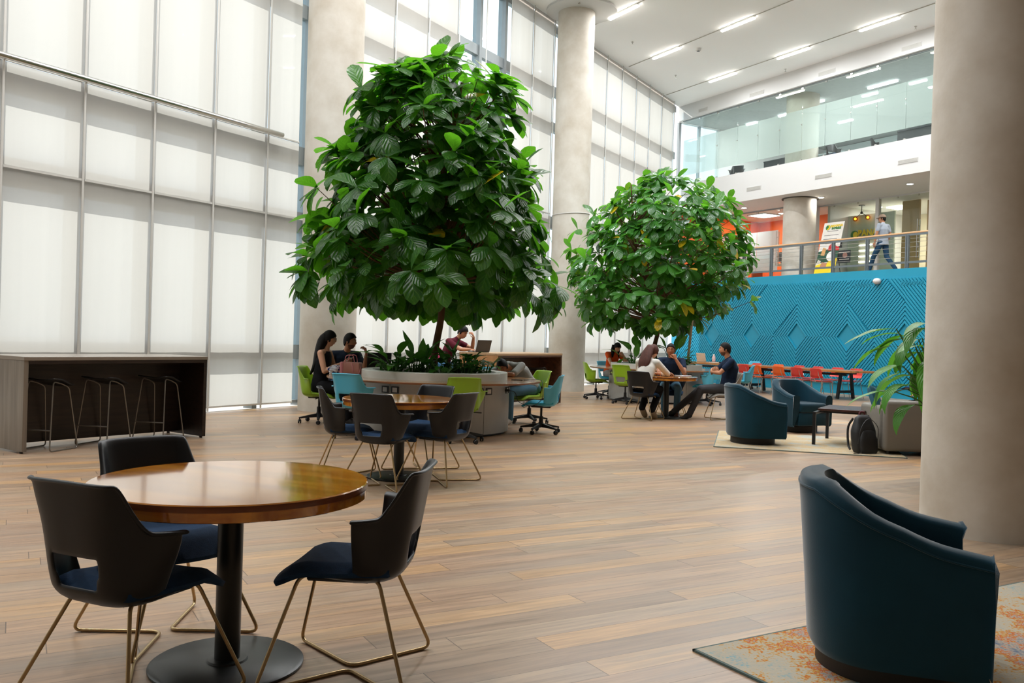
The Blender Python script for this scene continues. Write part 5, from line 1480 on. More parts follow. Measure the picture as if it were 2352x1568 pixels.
# orange woman behind the far planter desk
person('woman in an orange top with a hand to her mouth, behind the far planter desk', (2.40, 21.08, 0), -58,
       sit(pel=(0, -0.06, 0.55), chest=(0, 0.06, 0.88), neck=(0, 0.14, 1.05), head=(0, 0.22, 1.16), hdir=(0.1, 1, -0.55), sh=[(0.17, 0.07, 1.0), (-0.17, 0.07, 1.0)],
           el=[(0.24, 0.30, 0.775), (-0.25, 0.34, 0.775)], wr=[(0.06, 0.48, 0.775), (-0.08, 0.36, 0.98)], an=[(0.10, 0.30, 0.09), (-0.10, 0.30, 0.09)], toe=[(0.11, 0.44, 0.035), (-0.11, 0.44, 0.035)],
           hands=[((-0.6, 0.8, 0), (0, 0, -1), 1, 0.3), ((0.5, -0.15, 0.7), (0.3, -0.8, 0.2), -1, 0.9)]),
       sk_light, ('tee', orange_t), ('wide_trousers', cloth('light_grey_cotton', '#8b8b8a')), dict(m=hair_black, thick=0.014, front=0.42, line=-0.05, long=[([(0.06, 0.16, 1.22), (0.085, 0.16, 1.08), (0.09, 0.16, 0.92)], [0.035, 0.045, 0.02], [0.05, 0.045, 0.02]), ([(-0.06, 0.16, 1.22), (-0.085, 0.16, 1.08), (-0.09, 0.16, 0.92)], [0.035, 0.045, 0.02], [0.05, 0.045, 0.02])]),
       None, sleeve=0.42, size=0.93, bare_legs=0.32)
# three at the third round table
person('woman with long auburn hair in a white blouse, leaning on the round table', (2.27, 14.92, 0), 56,
       sit(pel=(0, -0.06, 0.55), chest=(0, 0.10, 0.86), neck=(0, 0.22, 1.03), head=(0.02, 0.30, 1.155), hdir=(0.15, 1, -0.15), sh=[(0.17, 0.13, 0.975), (-0.17, 0.13, 0.975)],
           el=[(0.28, 0.34, 0.78), (-0.26, 0.34, 0.78)], wr=[(0.10, 0.50, 0.775), (-0.08, 0.50, 0.775)], kn=[(0.12, 0.40, 0.50), (-0.10, 0.40, 0.50)], an=[(0.14, 0.06, 0.16), (-0.02, 0.0, 0.19)], toe=[(0.14, 0.16, 0.05), (-0.02, 0.10, 0.075)], sole=[(0, -0.7, 0.7), (0, -0.7, 0.7)],
           hands=[((-1, 0.4, 0), (0, 0, -1), 1, 0.3), ((1, 0.4, 0), (0, 0, -1), -1, 0.3)]),
       sk_light, ('blouse', white_t), ('trousers', black_p), dict(m=hair_brown, thick=0.016, front=0.42, line=-0.12, long=[([(0.0, 0.24, 1.24), (-0.02, 0.14, 1.12), (-0.03, 0.05, 0.97), (-0.04, -0.01, 0.83)], [0.075, 0.11, 0.12, 0.07], [0.055, 0.05, 0.04, 0.015])]),
       shoe_tan, sleeve=1.7, size=0.95, hem=0.06)
person('older man in a navy polo resting his chin on his fist, facing us', (2.93, 16.05, 0), -98,
       sit(pel=(0, -0.08, 0.56), chest=(0, 0.10, 0.88), neck=(0, 0.17, 1.05), head=(0.02, 0.22, 1.18), hdir=(0.12, 1, -0.08), sh=[(0.20, 0.12, 0.99), (-0.20, 0.12, 0.99)],
           el=[(0.23, 0.36, 0.775), (-0.23, 0.37, 0.775)], wr=[(0.10, 0.46, 0.775), (-0.07, 0.36, 1.02)], hands=[((-1, 0.1, 0.0), (0, 0, -1), 1, 0.5), ((0.35, -0.1, 0.9), (0.5, -0.6, 0), -1, 1.05)], an=[(0.12, 0.52, 0.09), (-0.10, 0.46, 0.09)], toe=[(0.14, 0.67, 0.035), (-0.12, 0.61, 0.035)]),
       sk_brown, ('polo_shirt', navy_t), ('jeans', jeans_l), dict(m=hair_black, thick=0.008, top=0.006, front=0.58, line=0.06), shoe_brown, sleeve=0.55, size=1.06)
person('man in a navy polo and grey trousers sitting back with arms crossed', (3.72, 15.33, 0), 176,
       sit(pel=(0, -0.08, 0.56), chest=(0, -0.12, 0.90), neck=(0, -0.08, 1.08), head=(0, -0.02, 1.225), hdir=(0.1, 1, -0.03), sh=[(0.205, -0.10, 1.02), (-0.205, -0.10, 1.02)],
           el=[(0.24, 0.10, 0.82), (-0.24, 0.10, 0.82)], wr=[(-0.02, 0.18, 0.87), (0.04, 0.20, 0.83)], hands=[((-1, -0.1, 0.15), (0, -1, 0), 1, 0.35), ((1, -0.1, 0.25), (0, -1, 0), -1, 0.35)],
           kn=[(0.12, 0.36, 0.52), (-0.15, 0.40, 0.52)], an=[(0.14, 0.82, 0.10), (-0.17, 0.58, 0.10)], toe=[(0.15, 0.95, 0.07), (-0.19, 0.72, 0.05)]),
       sk_tan, ('polo_shirt', navy_t), ('trousers', grey_p), dict(m=hair_black, thick=0.009, top=0.006, front=0.55, line=0.03), shoe_black, sleeve=0.60, size=1.10, beard=mat('stubble', '#6b4735', 0.8))
# man walking along the balcony
stand = dict(pel=(0, 0, 0.93), chest=(0, 0.0, 1.27), neck=(0, 0.02, 1.45), head=(0, 0.05, 1.59), hdir=(-0.5, 1, 0), sh=[(0.19, -0.01, 1.39), (-0.19, 0.01, 1.39)], el=[(0.25, -0.06, 1.12), (-0.25, 0.04, 1.12)], wr=[(0.23, 0.08, 0.90), (-0.24, 0.10, 0.89)],
             hip=[(0.09, 0, 0.90), (-0.09, 0, 0.90)], kn=[(0.10, -0.06, 0.50), (-0.10, 0.22, 0.51)], an=[(0.10, -0.36, 0.14), (-0.10, 0.36, 0.09)], toe=[(0.10, -0.26, 0.04), (-0.10, 0.50, 0.035)],
             hands=[((0, 0.2, -1), (-1, 0, 0), -1, 0.4), ((0, 0.2, -1), (1, 0, 0), 1, 0.4)])
pw = BW(7.56, 1.17)
person('man in a cap, pale shirt and jeans walking along the balcony', (pw.x, pw.y, Z_BALC), 122, stand, sk_tan, ('shirt', ltblue), ('jeans', jeans), dict(m=hair_black, thick=0.008, front=0.5, line=0.0), shoe_black, sleeve=0.55, hem=0.10, cap=mat('cap_beige', '#9a8676', 0.8))
# someone on the sofa, all but an arm hidden by the column
person('person on the sofa behind the right column, a bare forearm along its back', (5.78, 11.52, 0), 100,
       sit(pel=(0, -0.10, 0.52), chest=(0, -0.14, 0.86), neck=(0, -0.10, 1.03), head=(0, -0.06, 1.17), sh=[(0.19, -0.14, 0.97), (-0.19, -0.14, 0.97)], el=[(0.26, 0.10, 0.74), (-0.46, -0.34, 0.775)], wr=[(0.14, 0.32, 0.72), (-0.68, -0.42, 0.765)],
           hands=[((-0.3, 1, 0), (0, 0, -1), 1, 0.35), ((-1, 0.2, 0.1), (0, 0, -1), 1, 0.35)]),
       sk_light, ('tee', black_t), ('jeans', jeans), dict(m=hair_black, thick=0.012, front=0.5, line=0.0), shoe_black, sleeve=0.5)
# ------------------------------------------------------------------ balcony: railing, shopfronts, banner; upper storey; small things
def text(body, size, m, parent, M_, name='lettering', depth=0.004, bold=0.0):
    cu = bpy.data.curves.new(name, 'FONT'); cu.body = body; cu.size = size; cu.extrude = depth; cu.align_x = 'CENTER'; cu.align_y = 'CENTER'; cu.offset = bold
    o = bpy.data.objects.new(name, cu); COL.objects.link(o)
    dg = bpy.context.evaluated_depsgraph_get()
    me = bpy.data.meshes.new_from_object(o.evaluated_get(dg)); bpy.data.objects.remove(o)
    me.transform(M_); me.materials.clear(); me.materials.append(m)
    q = bpy.data.objects.new(name, me); COL.objects.link(q)
    if parent is not None: q.parent = parent
    return q
rail_wood = wood('handrail_wood', '#c79a6b', '#dcb48a', rough=0.4, axis=(1, 12, 12), scale=2)
rl = thing('balcony_railing', 'balcony railing with wooden handrail, grey posts and thin wires', 'railing', K, B_ROT)
PS = [3.15, 4.33, 5.52, 6.69, 7.85, 9.10, 10.3, 11.5, 12.7, 13.9]
MB().box((3.10, 0.09, Z_BALC + 0.93), (14.0, 0.16, Z_BALC + 0.975), 0.01, 2).build('handrail', rail_wood, rl, smooth=30)
MB().box((3.12, 0.10, Z_BALC + 0.875), (14.0, 0.15, Z_BALC + 0.93)).build('top_bar', steel_grey, rl, smooth=0)
MB().box((3.12, 0.105, Z_BALC + 0.14), (14.0, 0.145, Z_BALC + 0.195)).build('bottom_bar', steel_grey, rl, smooth=0)
for s in PS:
    MB().box((s - 0.045, 0.09, Z_BALC), (s - 0.012, 0.16, Z_BALC + 0.90)).box((s + 0.012, 0.09, Z_BALC), (s + 0.045, 0.16, Z_BALC + 0.90)).box((s - 0.06, 0.07, Z_BALC), (s + 0.06, 0.18, Z_BALC + 0.012)).build('post', steel_grey, rl, smooth=0)
for z in (0.31, 0.44, 0.57, 0.70, 0.80):
    MB().tube([(3.12, 0.125, Z_BALC + z), (14.0, 0.125, Z_BALC + z)], 0.005, 6).build('wire', chrome, rl)
# glass fronts under the soffit
orange_wall = mat('orange_wall', '#e0631c', 0.7, var=0.03)
beige_wall = mat('beige_wall', '#c9bda4', 0.8, var=0.02); tan_curtain = mat('tan_panel', '#b59a72', 0.8, var=0.05, scale=3)
pane_shop = glass('pane_shop', '#f3f8f5'); film_lav = glass('film_lavender', '#e8e6f2', milk=0.62)
struct(MB().box((-0.14, 4.2, Z_BALC), (4.35, 4.35, Z_SOF)).box((-0.30, 0.1, Z_BALC), (-0.14, 10.2, Z_SOF)).build('wall_orange', orange_wall, smooth=0, loc=K, rot=B_ROT))
struct(MB().box((4.35, 2.62, Z_BALC), (4.45, 6.6, Z_SOF)).build('wall_partition', white_paint, smooth=0, loc=K, rot=B_ROT))
struct(MB().box((4.45, 6.5, Z_BALC), (17, 6.65, Z_SOF)).build('wall_shop_back', beige_wall, smooth=0, loc=K, rot=B_ROT))
sf = struct(MB().box((-0.1, 1.88, Z_BALC), (4.0, 1.92, Z_BALC + 0.03)).box((-0.1, 1.86, Z_SOF - 0.04), (4.0, 1.94, Z_SOF)).build('window_41', frame_grey, smooth=0, loc=K, rot=B_ROT))
xs = [-0.1, 0.95, 1.95, 2.92, 4.0]
for a, b in zip(xs, xs[1:]):
    p = MB().box((a + 0.006, 1.894, Z_BALC + 0.03), (b - 0.006, 1.906, Z_SOF - 0.04)).build('pane', pane_shop, sf, smooth=0)
    if a < 2.5: MB().box((a + 0.006, 1.908, Z_BALC + 0.35), (b - 0.006, 1.910, Z_BALC + 1.75)).build('frosted_film', film_lav, p, smooth=0)
    MB().box((b - 0.05, 1.88, Z_SOF - 0.10), (b + 0.05, 1.92, Z_SOF - 0.05)).build('glass_clamp', chrome, p, smooth=0)
sf2 = struct(MB().box((4.0, 2.58, Z_BALC), (17, 2.62, Z_BALC + 0.03)).box((4.0, 2.56, Z_SOF - 0.04), (17, 2.64, Z_SOF)).box((6.22, 2.54, Z_BALC), (6.34, 2.66, Z_SOF)).box((4.0, 1.88, Z_BALC), (4.04, 2.6, Z_SOF)).build('window_42', white_paint, smooth=0, loc=K, rot=B_ROT))
xs = [4.04, 4.62, 5.52, 6.22, 6.34, 6.95, 7.66, 8.7, 9.9, 11.2, 12.5, 14]
for a, b in zip(xs, xs[1:]):
    if b - a < 0.2: continue
    p = MB().box((a + 0.005, 2.594, Z_BALC + 0.03), (b - 0.005, 2.606, Z_SOF - 0.04)).build('pane', pane_shop, sf2, smooth=0)
    MB().box((b - 0.02, 2.585, Z_SOF - 0.09), (b + 0.02, 2.615, Z_SOF - 0.04)).build('glass_clamp', chrome, p, smooth=0)
def pull(name_label, s, y):
    t = thing('door_handle', name_label, 'handle', K, B_ROT, 'tall steel pulls on the glass doors')
    for dy in (-0.06, 0.06): MB().tube([(s, y + dy, Z_BALC + 0.55), (s, y + dy, Z_BALC + 1.70)], 0.016, 10).build('bar', chrome, t)
    for z in (0.75, 1.5): MB().tube([(s, y - 0.06, Z_BALC + z), (s, y + 0.06, Z_BALC + z)], 0.009, 8).build('standoff', chrome, t)
    MB().box((s - 0.05, y - 0.02, Z_BALC + 0.85), (s + 0.03, y + 0.02, Z_BALC + 1.0), 0.005, 1).build('lock', chrome, t, smooth=0)
pull('tall steel pull on the glass door before the orange wall', 2.90, 1.90); pull('tall steel pull on the glass door beside the leaning banner', 4.60, 2.60); pull('tall steel pull on the glass door by the right column', 7.68, 2.60)
# tan panels behind the right-hand glass
for i, (a, b, y) in enumerate(((6.40, 7.0, 3.6), (7.05, 7.9, 3.9), (8.0, 9.4, 3.6))):
    tag(MB().box((a, y, Z_BALC), (b, y + 0.06, Z_SOF - 0.02)).build('room_divider', tan_curtain, smooth=0, loc=K, rot=B_ROT), 'tan divider panel behind the balcony glass, %s of three from the white post' % ORD[i], 'panel', 'tan panels behind the balcony glass')
# lamps of the storey
lp_ = thing('ceiling_panel_light', 'bright square ceiling panel in front of the orange wall', 'ceiling light', BW(1.45, 2.75, Z_SOF - 0.004), B_ROT)
MB().box((-0.42, -0.42, -0.03), (0.42, 0.42, 0.0)).build('frame', white_paint, lp_, smooth=0)
MB().box((-0.38, -0.38, -0.036), (0.38, 0.38, -0.028)).build('diffuser', lamp_cool, lp_, smooth=0)
def glow(parent, loc, sx, sy, w, col=(1, 0.95, 0.88)):
    ld = bpy.data.lights.new('lamp_glow', 'AREA'); ld.shape = 'RECTANGLE'; ld.size = sx; ld.size_y = sy; ld.energy = w; ld.color = col
    o = bpy.data.objects.new('lamp_glow', ld); COL.objects.link(o); o.parent = parent; o.location = loc; return o
glow(lp_, (0, 0, -0.05), 0.7, 0.7, 70)
for i, (s, y, lab) in enumerate(((5.27, 1.2, 'recessed round downlight in the soffit right of the balcony column'), (8.35, 1.2, 'recessed round downlight in the soffit by the right column'), (2.2, 1.0, 'recessed round downlight in the soffit before the orange office'))):
    t = thing('downlight', lab, 'ceiling light', BW(s, y, Z_SOF - 0.004), B_ROT, 'round downlights in the soffit')
    MB().lathe([(0.10, -0.012), (0.11, 0)], 24).build('trim_ring', white_paint, t)
    MB().lathe([(0.085, -0.016), (0.085, -0.010)], 24).build('lens', lamp_white, t)
    glow(t, (0, 0, -0.03), 0.15, 0.15, 10)
for i, (s, y) in enumerate(((5.6, 4.6), (8.4, 5.2), (11.0, 4.8))):  # unseen panels, added to brighten the shop interior and soffit
    t = thing('ceiling_panel_light', 'unseen square ceiling panel added to brighten the shop behind the balcony, %s from the partition' % ORD[i], 'ceiling light', BW(s, y, Z_SOF - 0.004), B_ROT, 'added shop ceiling panels')
    MB().box((-0.3, -0.3, -0.03), (0.3, 0.3, 0)).build('diffuser', lamp_white, t, smooth=0)
    glow(t, (0, 0, -0.05), 0.55, 0.55, 60)
# two-globe pendant in the shop
pd = thing('pendant_lamp', 'dark pendant with two amber glass globes behind the balcony glass', 'pendant lamp', BW(5.05, 3.4, Z_SOF - 0.004), B_ROT)
MB().lathe([(0.10, -0.015), (0.10, 0)], 20).tube([(0, 0, 0), (0, 0, -0.22)], 0.012, 8).ball((0, 0, -0.24), 0.045).build('stem', black_metal, pd)
amber_bulb = emit('amber_bulb', '#ffb84a', 6.0)
for sx in (-1, 1):
    a = MB().tube([(0, 0, -0.24), (sx * 0.20, 0, -0.38)], 0.010, 8).build('arm', black_metal, pd)
    MB().ball((sx * 0.24, 0, -0.42), 0.085, 20, 14).build('globe', glass('amber_glass', '#f3c66a'), a, smooth=180)
    MB().ball((sx * 0.24, 0, -0.42), 0.038, 12, 8).build('bulb', amber_bulb, a, smooth=180)
# shop sign: yellow and green letters beside a round mark
yel = mat('sign_yellow', '#f0cf1f', 0.5); grn = mat('sign_green', '#2f7d3c', 0.5); dgrn = mat('sign_dark_green', '#1f4a35', 0.6); redm = mat('sign_red', '#c5232a', 0.6); paper = mat('paper_white', '#e9e6e0', 0.7)
sg = thing('shop_sign', 'yellow BANANA letters with a round green mark behind the balcony glass', 'sign', BW(0, 0), B_ROT)
def upright(s, y, z, rx=0.0): return Matrix.Translation((s, y, z)) @ Matrix.Rotation(PI / 2 + rx, 4, 'X')
struct(MB().box((4.46, 3.5, Z_BALC), (6.2, 3.56, Z_SOF - 0.3)).build('wall_sign_panel', mat('sage_wall', '#b9c4b4', 0.8), smooth=0, loc=K, rot=B_ROT))
MB().lathe([(0.14, -0.012), (0.14, 0.012)], 32).build('mark_disc', grn, sg).matrix_local = upright(4.74, 3.47, 5.03)
MB().ball((0, 0, 0.0), (0.10, 0.10, 0.012), 20, 8).build('mark_crescent', yel, sg).matrix_local = upright(4.79, 3.455, 5.03)
text('BANANA', 0.27, yel, sg, upright(5.44, 3.46, 5.06), bold=0.012)
text('EXPRESS', 0.22, grn, sg, upright(5.44, 3.46, 4.86), bold=0.010)
# shelves with light strips
sv = thing('display_shelf', 'display shelf with four light strips inside the shop', 'shelf', BW(5.35, 3.30, Z_BALC), B_ROT)
MB().box((-0.32, 0.02, 0), (0.32, 0.2, 1.35)).build('cabinet', beige_wall, sv, smooth=0)
for i in range(4): MB().box((-0.28, -0.01, 0.62 + 0.18 * i), (0.28, 0.02, 0.645 + 0.18 * i)).build('light_strip', lamp_cool, sv, smooth=0)
# poster on the glass
po = thing('poster', 'dark poster with pale discs stuck low on the balcony glass', 'poster', BW(5.02, 2.575, 4.235), B_ROT)
MB().box((-0.31, -0.004, -0.20), (0.31, 0.004, 0.20)).build('sheet', mat('poster_dark', '#3d434a', 0.6), po, smooth=0)
for i, (x, z, r_, m_) in enumerate(((-0.24, 0.10, 0.05, paper), (-0.24, -0.09, 0.05, paper), (0.10, 0.04, 0.09, mat('poster_pink', '#b98f85', 0.6)))):
    MB().lathe([(r_, -0.003), (r_, 0.003)], 20).build('disc', m_, po).matrix_local = upright(x, -0.007, z)
MB().box((-0.14, -0.007, 0.12), (0.28, -0.005, 0.15)).box((-0.14, -0.007, -0.10), (0.26, -0.005, -0.075)).build('print_bar', paper, po, smooth=0)
no_ = thing('notice', 'small dark notice with a pale stripe beside the glass door handle', 'notice', BW(4.86, 2.575, 4.62), B_ROT)
MB().box((-0.13, -0.004, -0.09), (0.13, 0.004, 0.09)).build('sheet', dark_grey, no_, smooth=0); MB().box((-0.13, -0.007, -0.09), (-0.10, -0.004, 0.09)).build('stripe', paper, no_, smooth=0)
# leaning banner
bn = thing('banner', 'tall printed banner leaning on its stand behind the balcony railing', 'banner', BW(6.09, 0.45, Z_BALC), B_ROT)
LEAN = -math.atan2(0.42, 1.6)
BM = Matrix.Rotation(LEAN, 4, 'X')
def bpart(name, poly, m, lift=0.004):
    vs = [(x, -0.003 - lift, z) for x, z in poly] + [(x, 0.0, z) for x, z in poly]; n = len(poly)
    mb = MB().add([BM @ Vector(v) for v in vs], [tuple(range(n)), tuple(reversed(range(n, 2 * n)))] + [(i, n + i, n + (i + 1) % n, (i + 1) % n) for i in range(n)])
    return mb.build(name, m, bn, smooth=0)
bpart('sheet', [(-0.37, 0.0), (0.37, 0.0), (0.37, 1.66), (-0.37, 1.66)], paper, 0.0)
bpart('green_wave', [(-0.37, 0.38), (0.37, 0.40), (0.37, 0.88), (0.0, 0.80), (-0.37, 0.74)], dgrn, 0.002)
bpart('yellow_field', [(-0.37, 0.0), (0.37, 0.0), (0.37, 0.50), (0.18, 0.46), (0.0, 0.36), (-0.25, 0.34), (-0.37, 0.30)], yel, 0.004)
bpart('red_field', [(-0.02, 0.76), (0.37, 0.74), (0.37, 0.84), (0.05, 0.96), (-0.02, 0.90)], redm, 0.006)
bpart('food_picture', [(-0.26, 0.62), (-0.12, 0.60), (-0.10, 0.82), (-0.22, 0.86)], mat('food_tan', '#cf9a5c', 0.6), 0.006)
bpart('food_picture', [(-0.20, 0.24), (0.02, 0.22), (0.04, 0.36), (-0.16, 0.40)], mat('food_brown', '#b9805c', 0.6), 0.006)
bpart('food_picture', [(-0.36, 0.34), (-0.22, 0.36), (-0.20, 0.44), (-0.32, 0.48)], mat('food_pale', '#d9cfc0', 0.6), 0.006)
bpart('white_disc', [(0.12 + 0.15 * math.cos(2 * PI * i / 32), 0.57 + 0.15 * math.sin(2 * PI * i / 32)) for i in range(32)], paper, 0.008)
def bmark(name, x, z, r_, m, lift):
    return bpart(name, [(x + r_ * math.cos(2 * PI * i / 28), z + r_ * math.sin(2 * PI * i / 28)) for i in range(28)], m, lift)
bmark('mark_disc', -0.20, 1.50, 0.085, grn, 0.004)
bpart('mark_crescent', [(-0.20 + 0.078 * math.cos(a), 1.50 + 0.078 * math.sin(a)) for a in [R(-110 + 200 * i / 16) for i in range(17)]] + [(-0.225 + 0.05 * math.cos(a), 1.515 + 0.05 * math.sin(a)) for a in [R(90 - 170 * i / 10) for i in range(11)]], yel, 0.006)
up2 = BM @ Matrix.Translation((0.115, -0.012, 1.535)) @ Matrix.Rotation(PI / 2, 4, 'X')
text('BANANA', 0.105, yel, bn, up2, bold=0.004, depth=0.003)
up3 = BM @ Matrix.Translation((0.115, -0.012, 1.455)) @ Matrix.Rotation(PI / 2, 4, 'X')
text('EXPRESS', 0.09, grn, bn, up3, bold=0.004, depth=0.003)
ink = mat('print_ink', '#55524f', 0.7)
for z, w_, x in ((1.37, 0.40, 0.0), (1.24, 0.52, -0.02), (1.12, 0.50, -0.04), (1.08, 0.44, -0.06), (1.03, 0.28, -0.12), (0.98, 0.40, 0.02)):
    bpart('print_line', [(x - w_ / 2, z), (x + w_ / 2, z), (x + w_ / 2, z + 0.014), (x - w_ / 2, z + 0.014)], ink, 0.003)
MB().add([BM @ Vector(v) for v in ((-0.37, 0.004, 0), (0.37, 0.004, 0), (0.37, 0.004, 1.66), (-0.37, 0.004, 1.66))], [(3, 2, 1, 0)]).tube([BM @ Vector((0, 0.012, 1.62)), (0, 0.75, 0.01)], 0.010, 8).build('stand', black_metal, bn, smooth=0)
# left end of the balcony: pale cabinet and desk clutter of the orange office
cb = thing('cabinet', 'pale glazed cabinet at the left end of the balcony railing', 'cabinet', BW(1.45, 1.1, Z_BALC), B_ROT)
MB().box((-0.45, 0, 0), (0.55, 0.4, 0.75), 0.01, 1).build('body', white_paint, cb, smooth=20)
MB().box((-0.40, -0.012, 0.06), (0.50, 0.0, 0.70)).build('door', mat('cabinet_door', '#a9b2ae', 0.4), cb, smooth=0)
od = thing('office_desk', 'office desk before the orange wall behind the balcony glass', 'desk', BW(1.6, 2.9, Z_BALC), B_ROT)
MB().box((-0.9, 0, 0.70), (0.9, 0.6, 0.74)).build('desktop', beige_wall, od, smooth=0)
for x in (-0.85, 0.85): MB().box((x - 0.03, 0.05, 0), (x + 0.03, 0.55, 0.70)).build('leg', mat('orange_brown', '#9a4a20', 0.5), od, smooth=0)
for i, (x, y) in enumerate(((-0.5, 0.3), (0.25, 0.35))):
    t = thing('monitor', ('black monitor at the left on the desk before the orange wall', 'black monitor at the right on the desk before the orange wall')[i], 'monitor', BW(1.6 + x, 2.9 + y, Z_BALC + 0.74), B_ROT, 'monitors in the orange office')
    MB().box((-0.28, -0.02, 0.10), (0.28, 0.02, 0.44), 0.006, 1).build('screen', black_plastic, t, smooth=20)
    MB().box((-0.03, -0.01, 0), (0.03, 0.03, 0.15)).box((-0.11, -0.08, 0), (0.11, 0.08, 0.012)).build('stand', black_plastic, t, smooth=0)
# camera dome on the blue wall
dm = thing('security_camera', 'white dome camera high on the blue relief wall', 'camera', BW(8.37, -0.055, 3.157), B_ROT)
MB().ball((0, -0.06, 0), (0.11, 0.10, 0.085), 20, 12).build('housing', white_paint, dm, smooth=180)
MB().lathe([(0.075, 0), (0.075, 0.05)], 20).build('mount', white_paint, dm).matrix_local = Matrix.Rotation(-PI / 2, 4, 'X') @ Matrix.Translation((0, 0, -0.0))
MB().ball((-0.10, -0.07, -0.01), 0.03, 12, 8).build('lens', dark_grey, dm, smooth=180)
# upper storey behind its glass
for i, (s, y, L_) in enumerate(((4.25, 1.8, 1.0), (6.9, 1.8, 1.0), (1.25, 2.2, 0.5), (2.75, 2.2, 0.5), (6.0, 2.4, 0.55), (7.65, 2.4, 0.55), (3.4, 4.5, 0.6), (9.5, 3.0, 1.0), (11.5, 4.0, 1.0))):
    t = thing('linear_light', 'linear lamp inside the upper glass storey, %s in line' % ORD[i], 'ceiling light', BW(s, y, Z_GT + 0.016), B_ROT, 'lamps inside the upper storey')
    MB().box((-L_ / 2, -0.05, -0.06), (L_ / 2, 0.05, 0.0), 0.01, 1).build('diffuser', lamp_cool, t, smooth=0)
    glow(t, (0, 0, -0.075), L_, 0.1, 34, (1, 1, 1))
for i, (s, y, a) in enumerate(((5.5, 1.5, 200), (1.15, 1.6, 150), (6.6, 2.2, 250))):
    p = BW(s, y, Z_GB - 0.056)
    o = dup(PROTO['dark'], p, R(a), ('black swivel chair in the middle of the upper storey behind glass', 'black swivel chair at the left end of the upper storey behind glass', 'black swivel chair right of the middle in the upper storey behind glass')[i], 'chairs in the upper storey')
for i, (s, y, w_, h, m_) in enumerate(((2.8, 1.9, 1.3, 0.78, dark_grey), (4.3, 2.3, 1.4, 0.76, mat('upper_desk', '#7d8788', 0.5)), (7.75, 2.2, 1.2, 0.95, dark_grey))):
    t = thing('work_desk', ('dark desk at the left in the upper storey', 'grey desk beside the column in the upper storey', 'dark desk at the right in the upper storey')[i], 'desk', BW(s, y, Z_GB - 0.055), B_ROT, 'desks in the upper storey')
    MB().box((-w_ / 2, 0, h - 0.04), (w_ / 2, 0.7, h)).build('desktop', m_, t, smooth=0)
    MB().box((-w_ / 2, 0.02, 0), (w_ / 2, 0.05, h - 0.04)).build('modesty_panel', m_, t, smooth=0)
    for x in (-w_ / 2 + 0.03, w_ / 2 - 0.03): MB().box((x - 0.02, 0.05, 0), (x + 0.02, 0.65, h - 0.04)).build('leg', m_, t, smooth=0)

# ------------------------------------------------------------------ small things on the tables
pink = mat('pink_leather', '#c98b7f', 0.5, var=0.05); pink2 = mat('pink_trim', '#d98a93', 0.5)
hb = thing('handbag', 'small pink handbag on the near planter desk beside the man in navy', 'bag', (-2.27, 12.42, 0.732), R(-14))
MB().box((-0.15, -0.06, 0), (0.15, 0.06, 0.175), 0.02, 3).build('body', pink, hb, smooth=40)
MB().box((-0.155, -0.065, 0.0), (-0.09, 0.065, 0.178), 0.02, 3).build('side_gusset', pink2, hb, smooth=40)
for y in (-0.05, 0.05): MB().tube(spline([(-0.08, y, 0.16), (-0.06, y * 1.1, 0.26), (0.04, y * 1.1, 0.27), (0.07, y, 0.16)], 16), 0.006, 8).build('handle', pink2, hb)
MB().tube(spline([(0.03, -0.065, 0.17), (0.06, -0.09, 0.10), (0.07, -0.085, 0.01), (0.14, -0.07, 0.01), (0.16, -0.03, 0.12)], 18), 0.005, 8).build('shoulder_strap', pink2, hb)
pc = thing('pouch', 'crumpled blue and white cloth pouch beside the pink handbag', 'pouch', (-2.50, 12.50, 0.732), R(20))
def blot_mat():
    m, N, L, b = newmat('blue_white_print')
    tc = N.new('ShaderNodeTexCoord'); v = N.new('ShaderNodeTexVoronoi'); v.inputs['Scale'].default_value = 22; L.new(tc.outputs['Object'], v.inputs[0])
    rp = N.new('ShaderNodeValToRGB'); rp.color_ramp.elements[0].position = 0.38; rp.color_ramp.elements[0].color = srgb('#16225e'); rp.color_ramp.elements[1].position = 0.46; rp.color_ramp.elements[1].color = srgb('#cfd3dd')
    L.new(v.outputs['Distance'], rp.inputs[0]); L.new(rp.outputs[0], b.inputs['Base Color']); b.inputs['Roughness'].default_value = 0.8
    return m
bm_ = bmesh.new(); bmesh.ops.create_icosphere(bm_, subdivisions=4, radius=1)
for v in bm_.verts:
    q = v.co; k = 1 + 0.10 * math.sin(7 * q.x + 2) * math.sin(6 * q.y) + 0.07 * math.sin(11 * q.z + 5 * q.x)
    v.co = Vector((q.x * 0.115 * k, q.y * 0.07 * k, max(0, 0.06 + q.z * 0.065 * k)))
MB().bm(bm_).build('cloth', blot_mat(), pc, smooth=180)
def laptop(label, loc, rot, lid, base, open_=105, w=0.33, d=0.23, name='laptop'):
    t = thing(name, label, 'laptop', loc, R(rot))
    MB().box((-w / 2, -d / 2, 0), (w / 2, d / 2, 0.014), 0.004, 1).build('base', base, t, smooth=20)
    M_ = Matrix.Translation((0, d / 2, 0.012)) @ Matrix.Rotation(R(open_ - 90) * -1, 4, 'X')
    o = MB().box((-w / 2, 0, 0), (w / 2, 0.007, d), 0.003, 1, M=M_).build('lid', lid, t, smooth=20)
    MB().box((-w / 2 + 0.008, -0.001, 0.012), (w / 2 - 0.008, 0.0, d - 0.008), M=M_).build('screen', mat('screen_black', '#0d0f12', 0.15), o, smooth=0)
    MB().box((-w / 2 + 0.03, -d / 2 + 0.09, 0.014), (w / 2 - 0.03, d / 2 - 0.02, 0.0155)).build('keyboard', black_plastic, t, smooth=0)
    return t
laptop('black laptop open before the man in burgundy on the far bar', (-0.62, 16.34, 1.032), -140, mat('laptop_grey', '#3a3836', 0.4), black_plastic, 108)
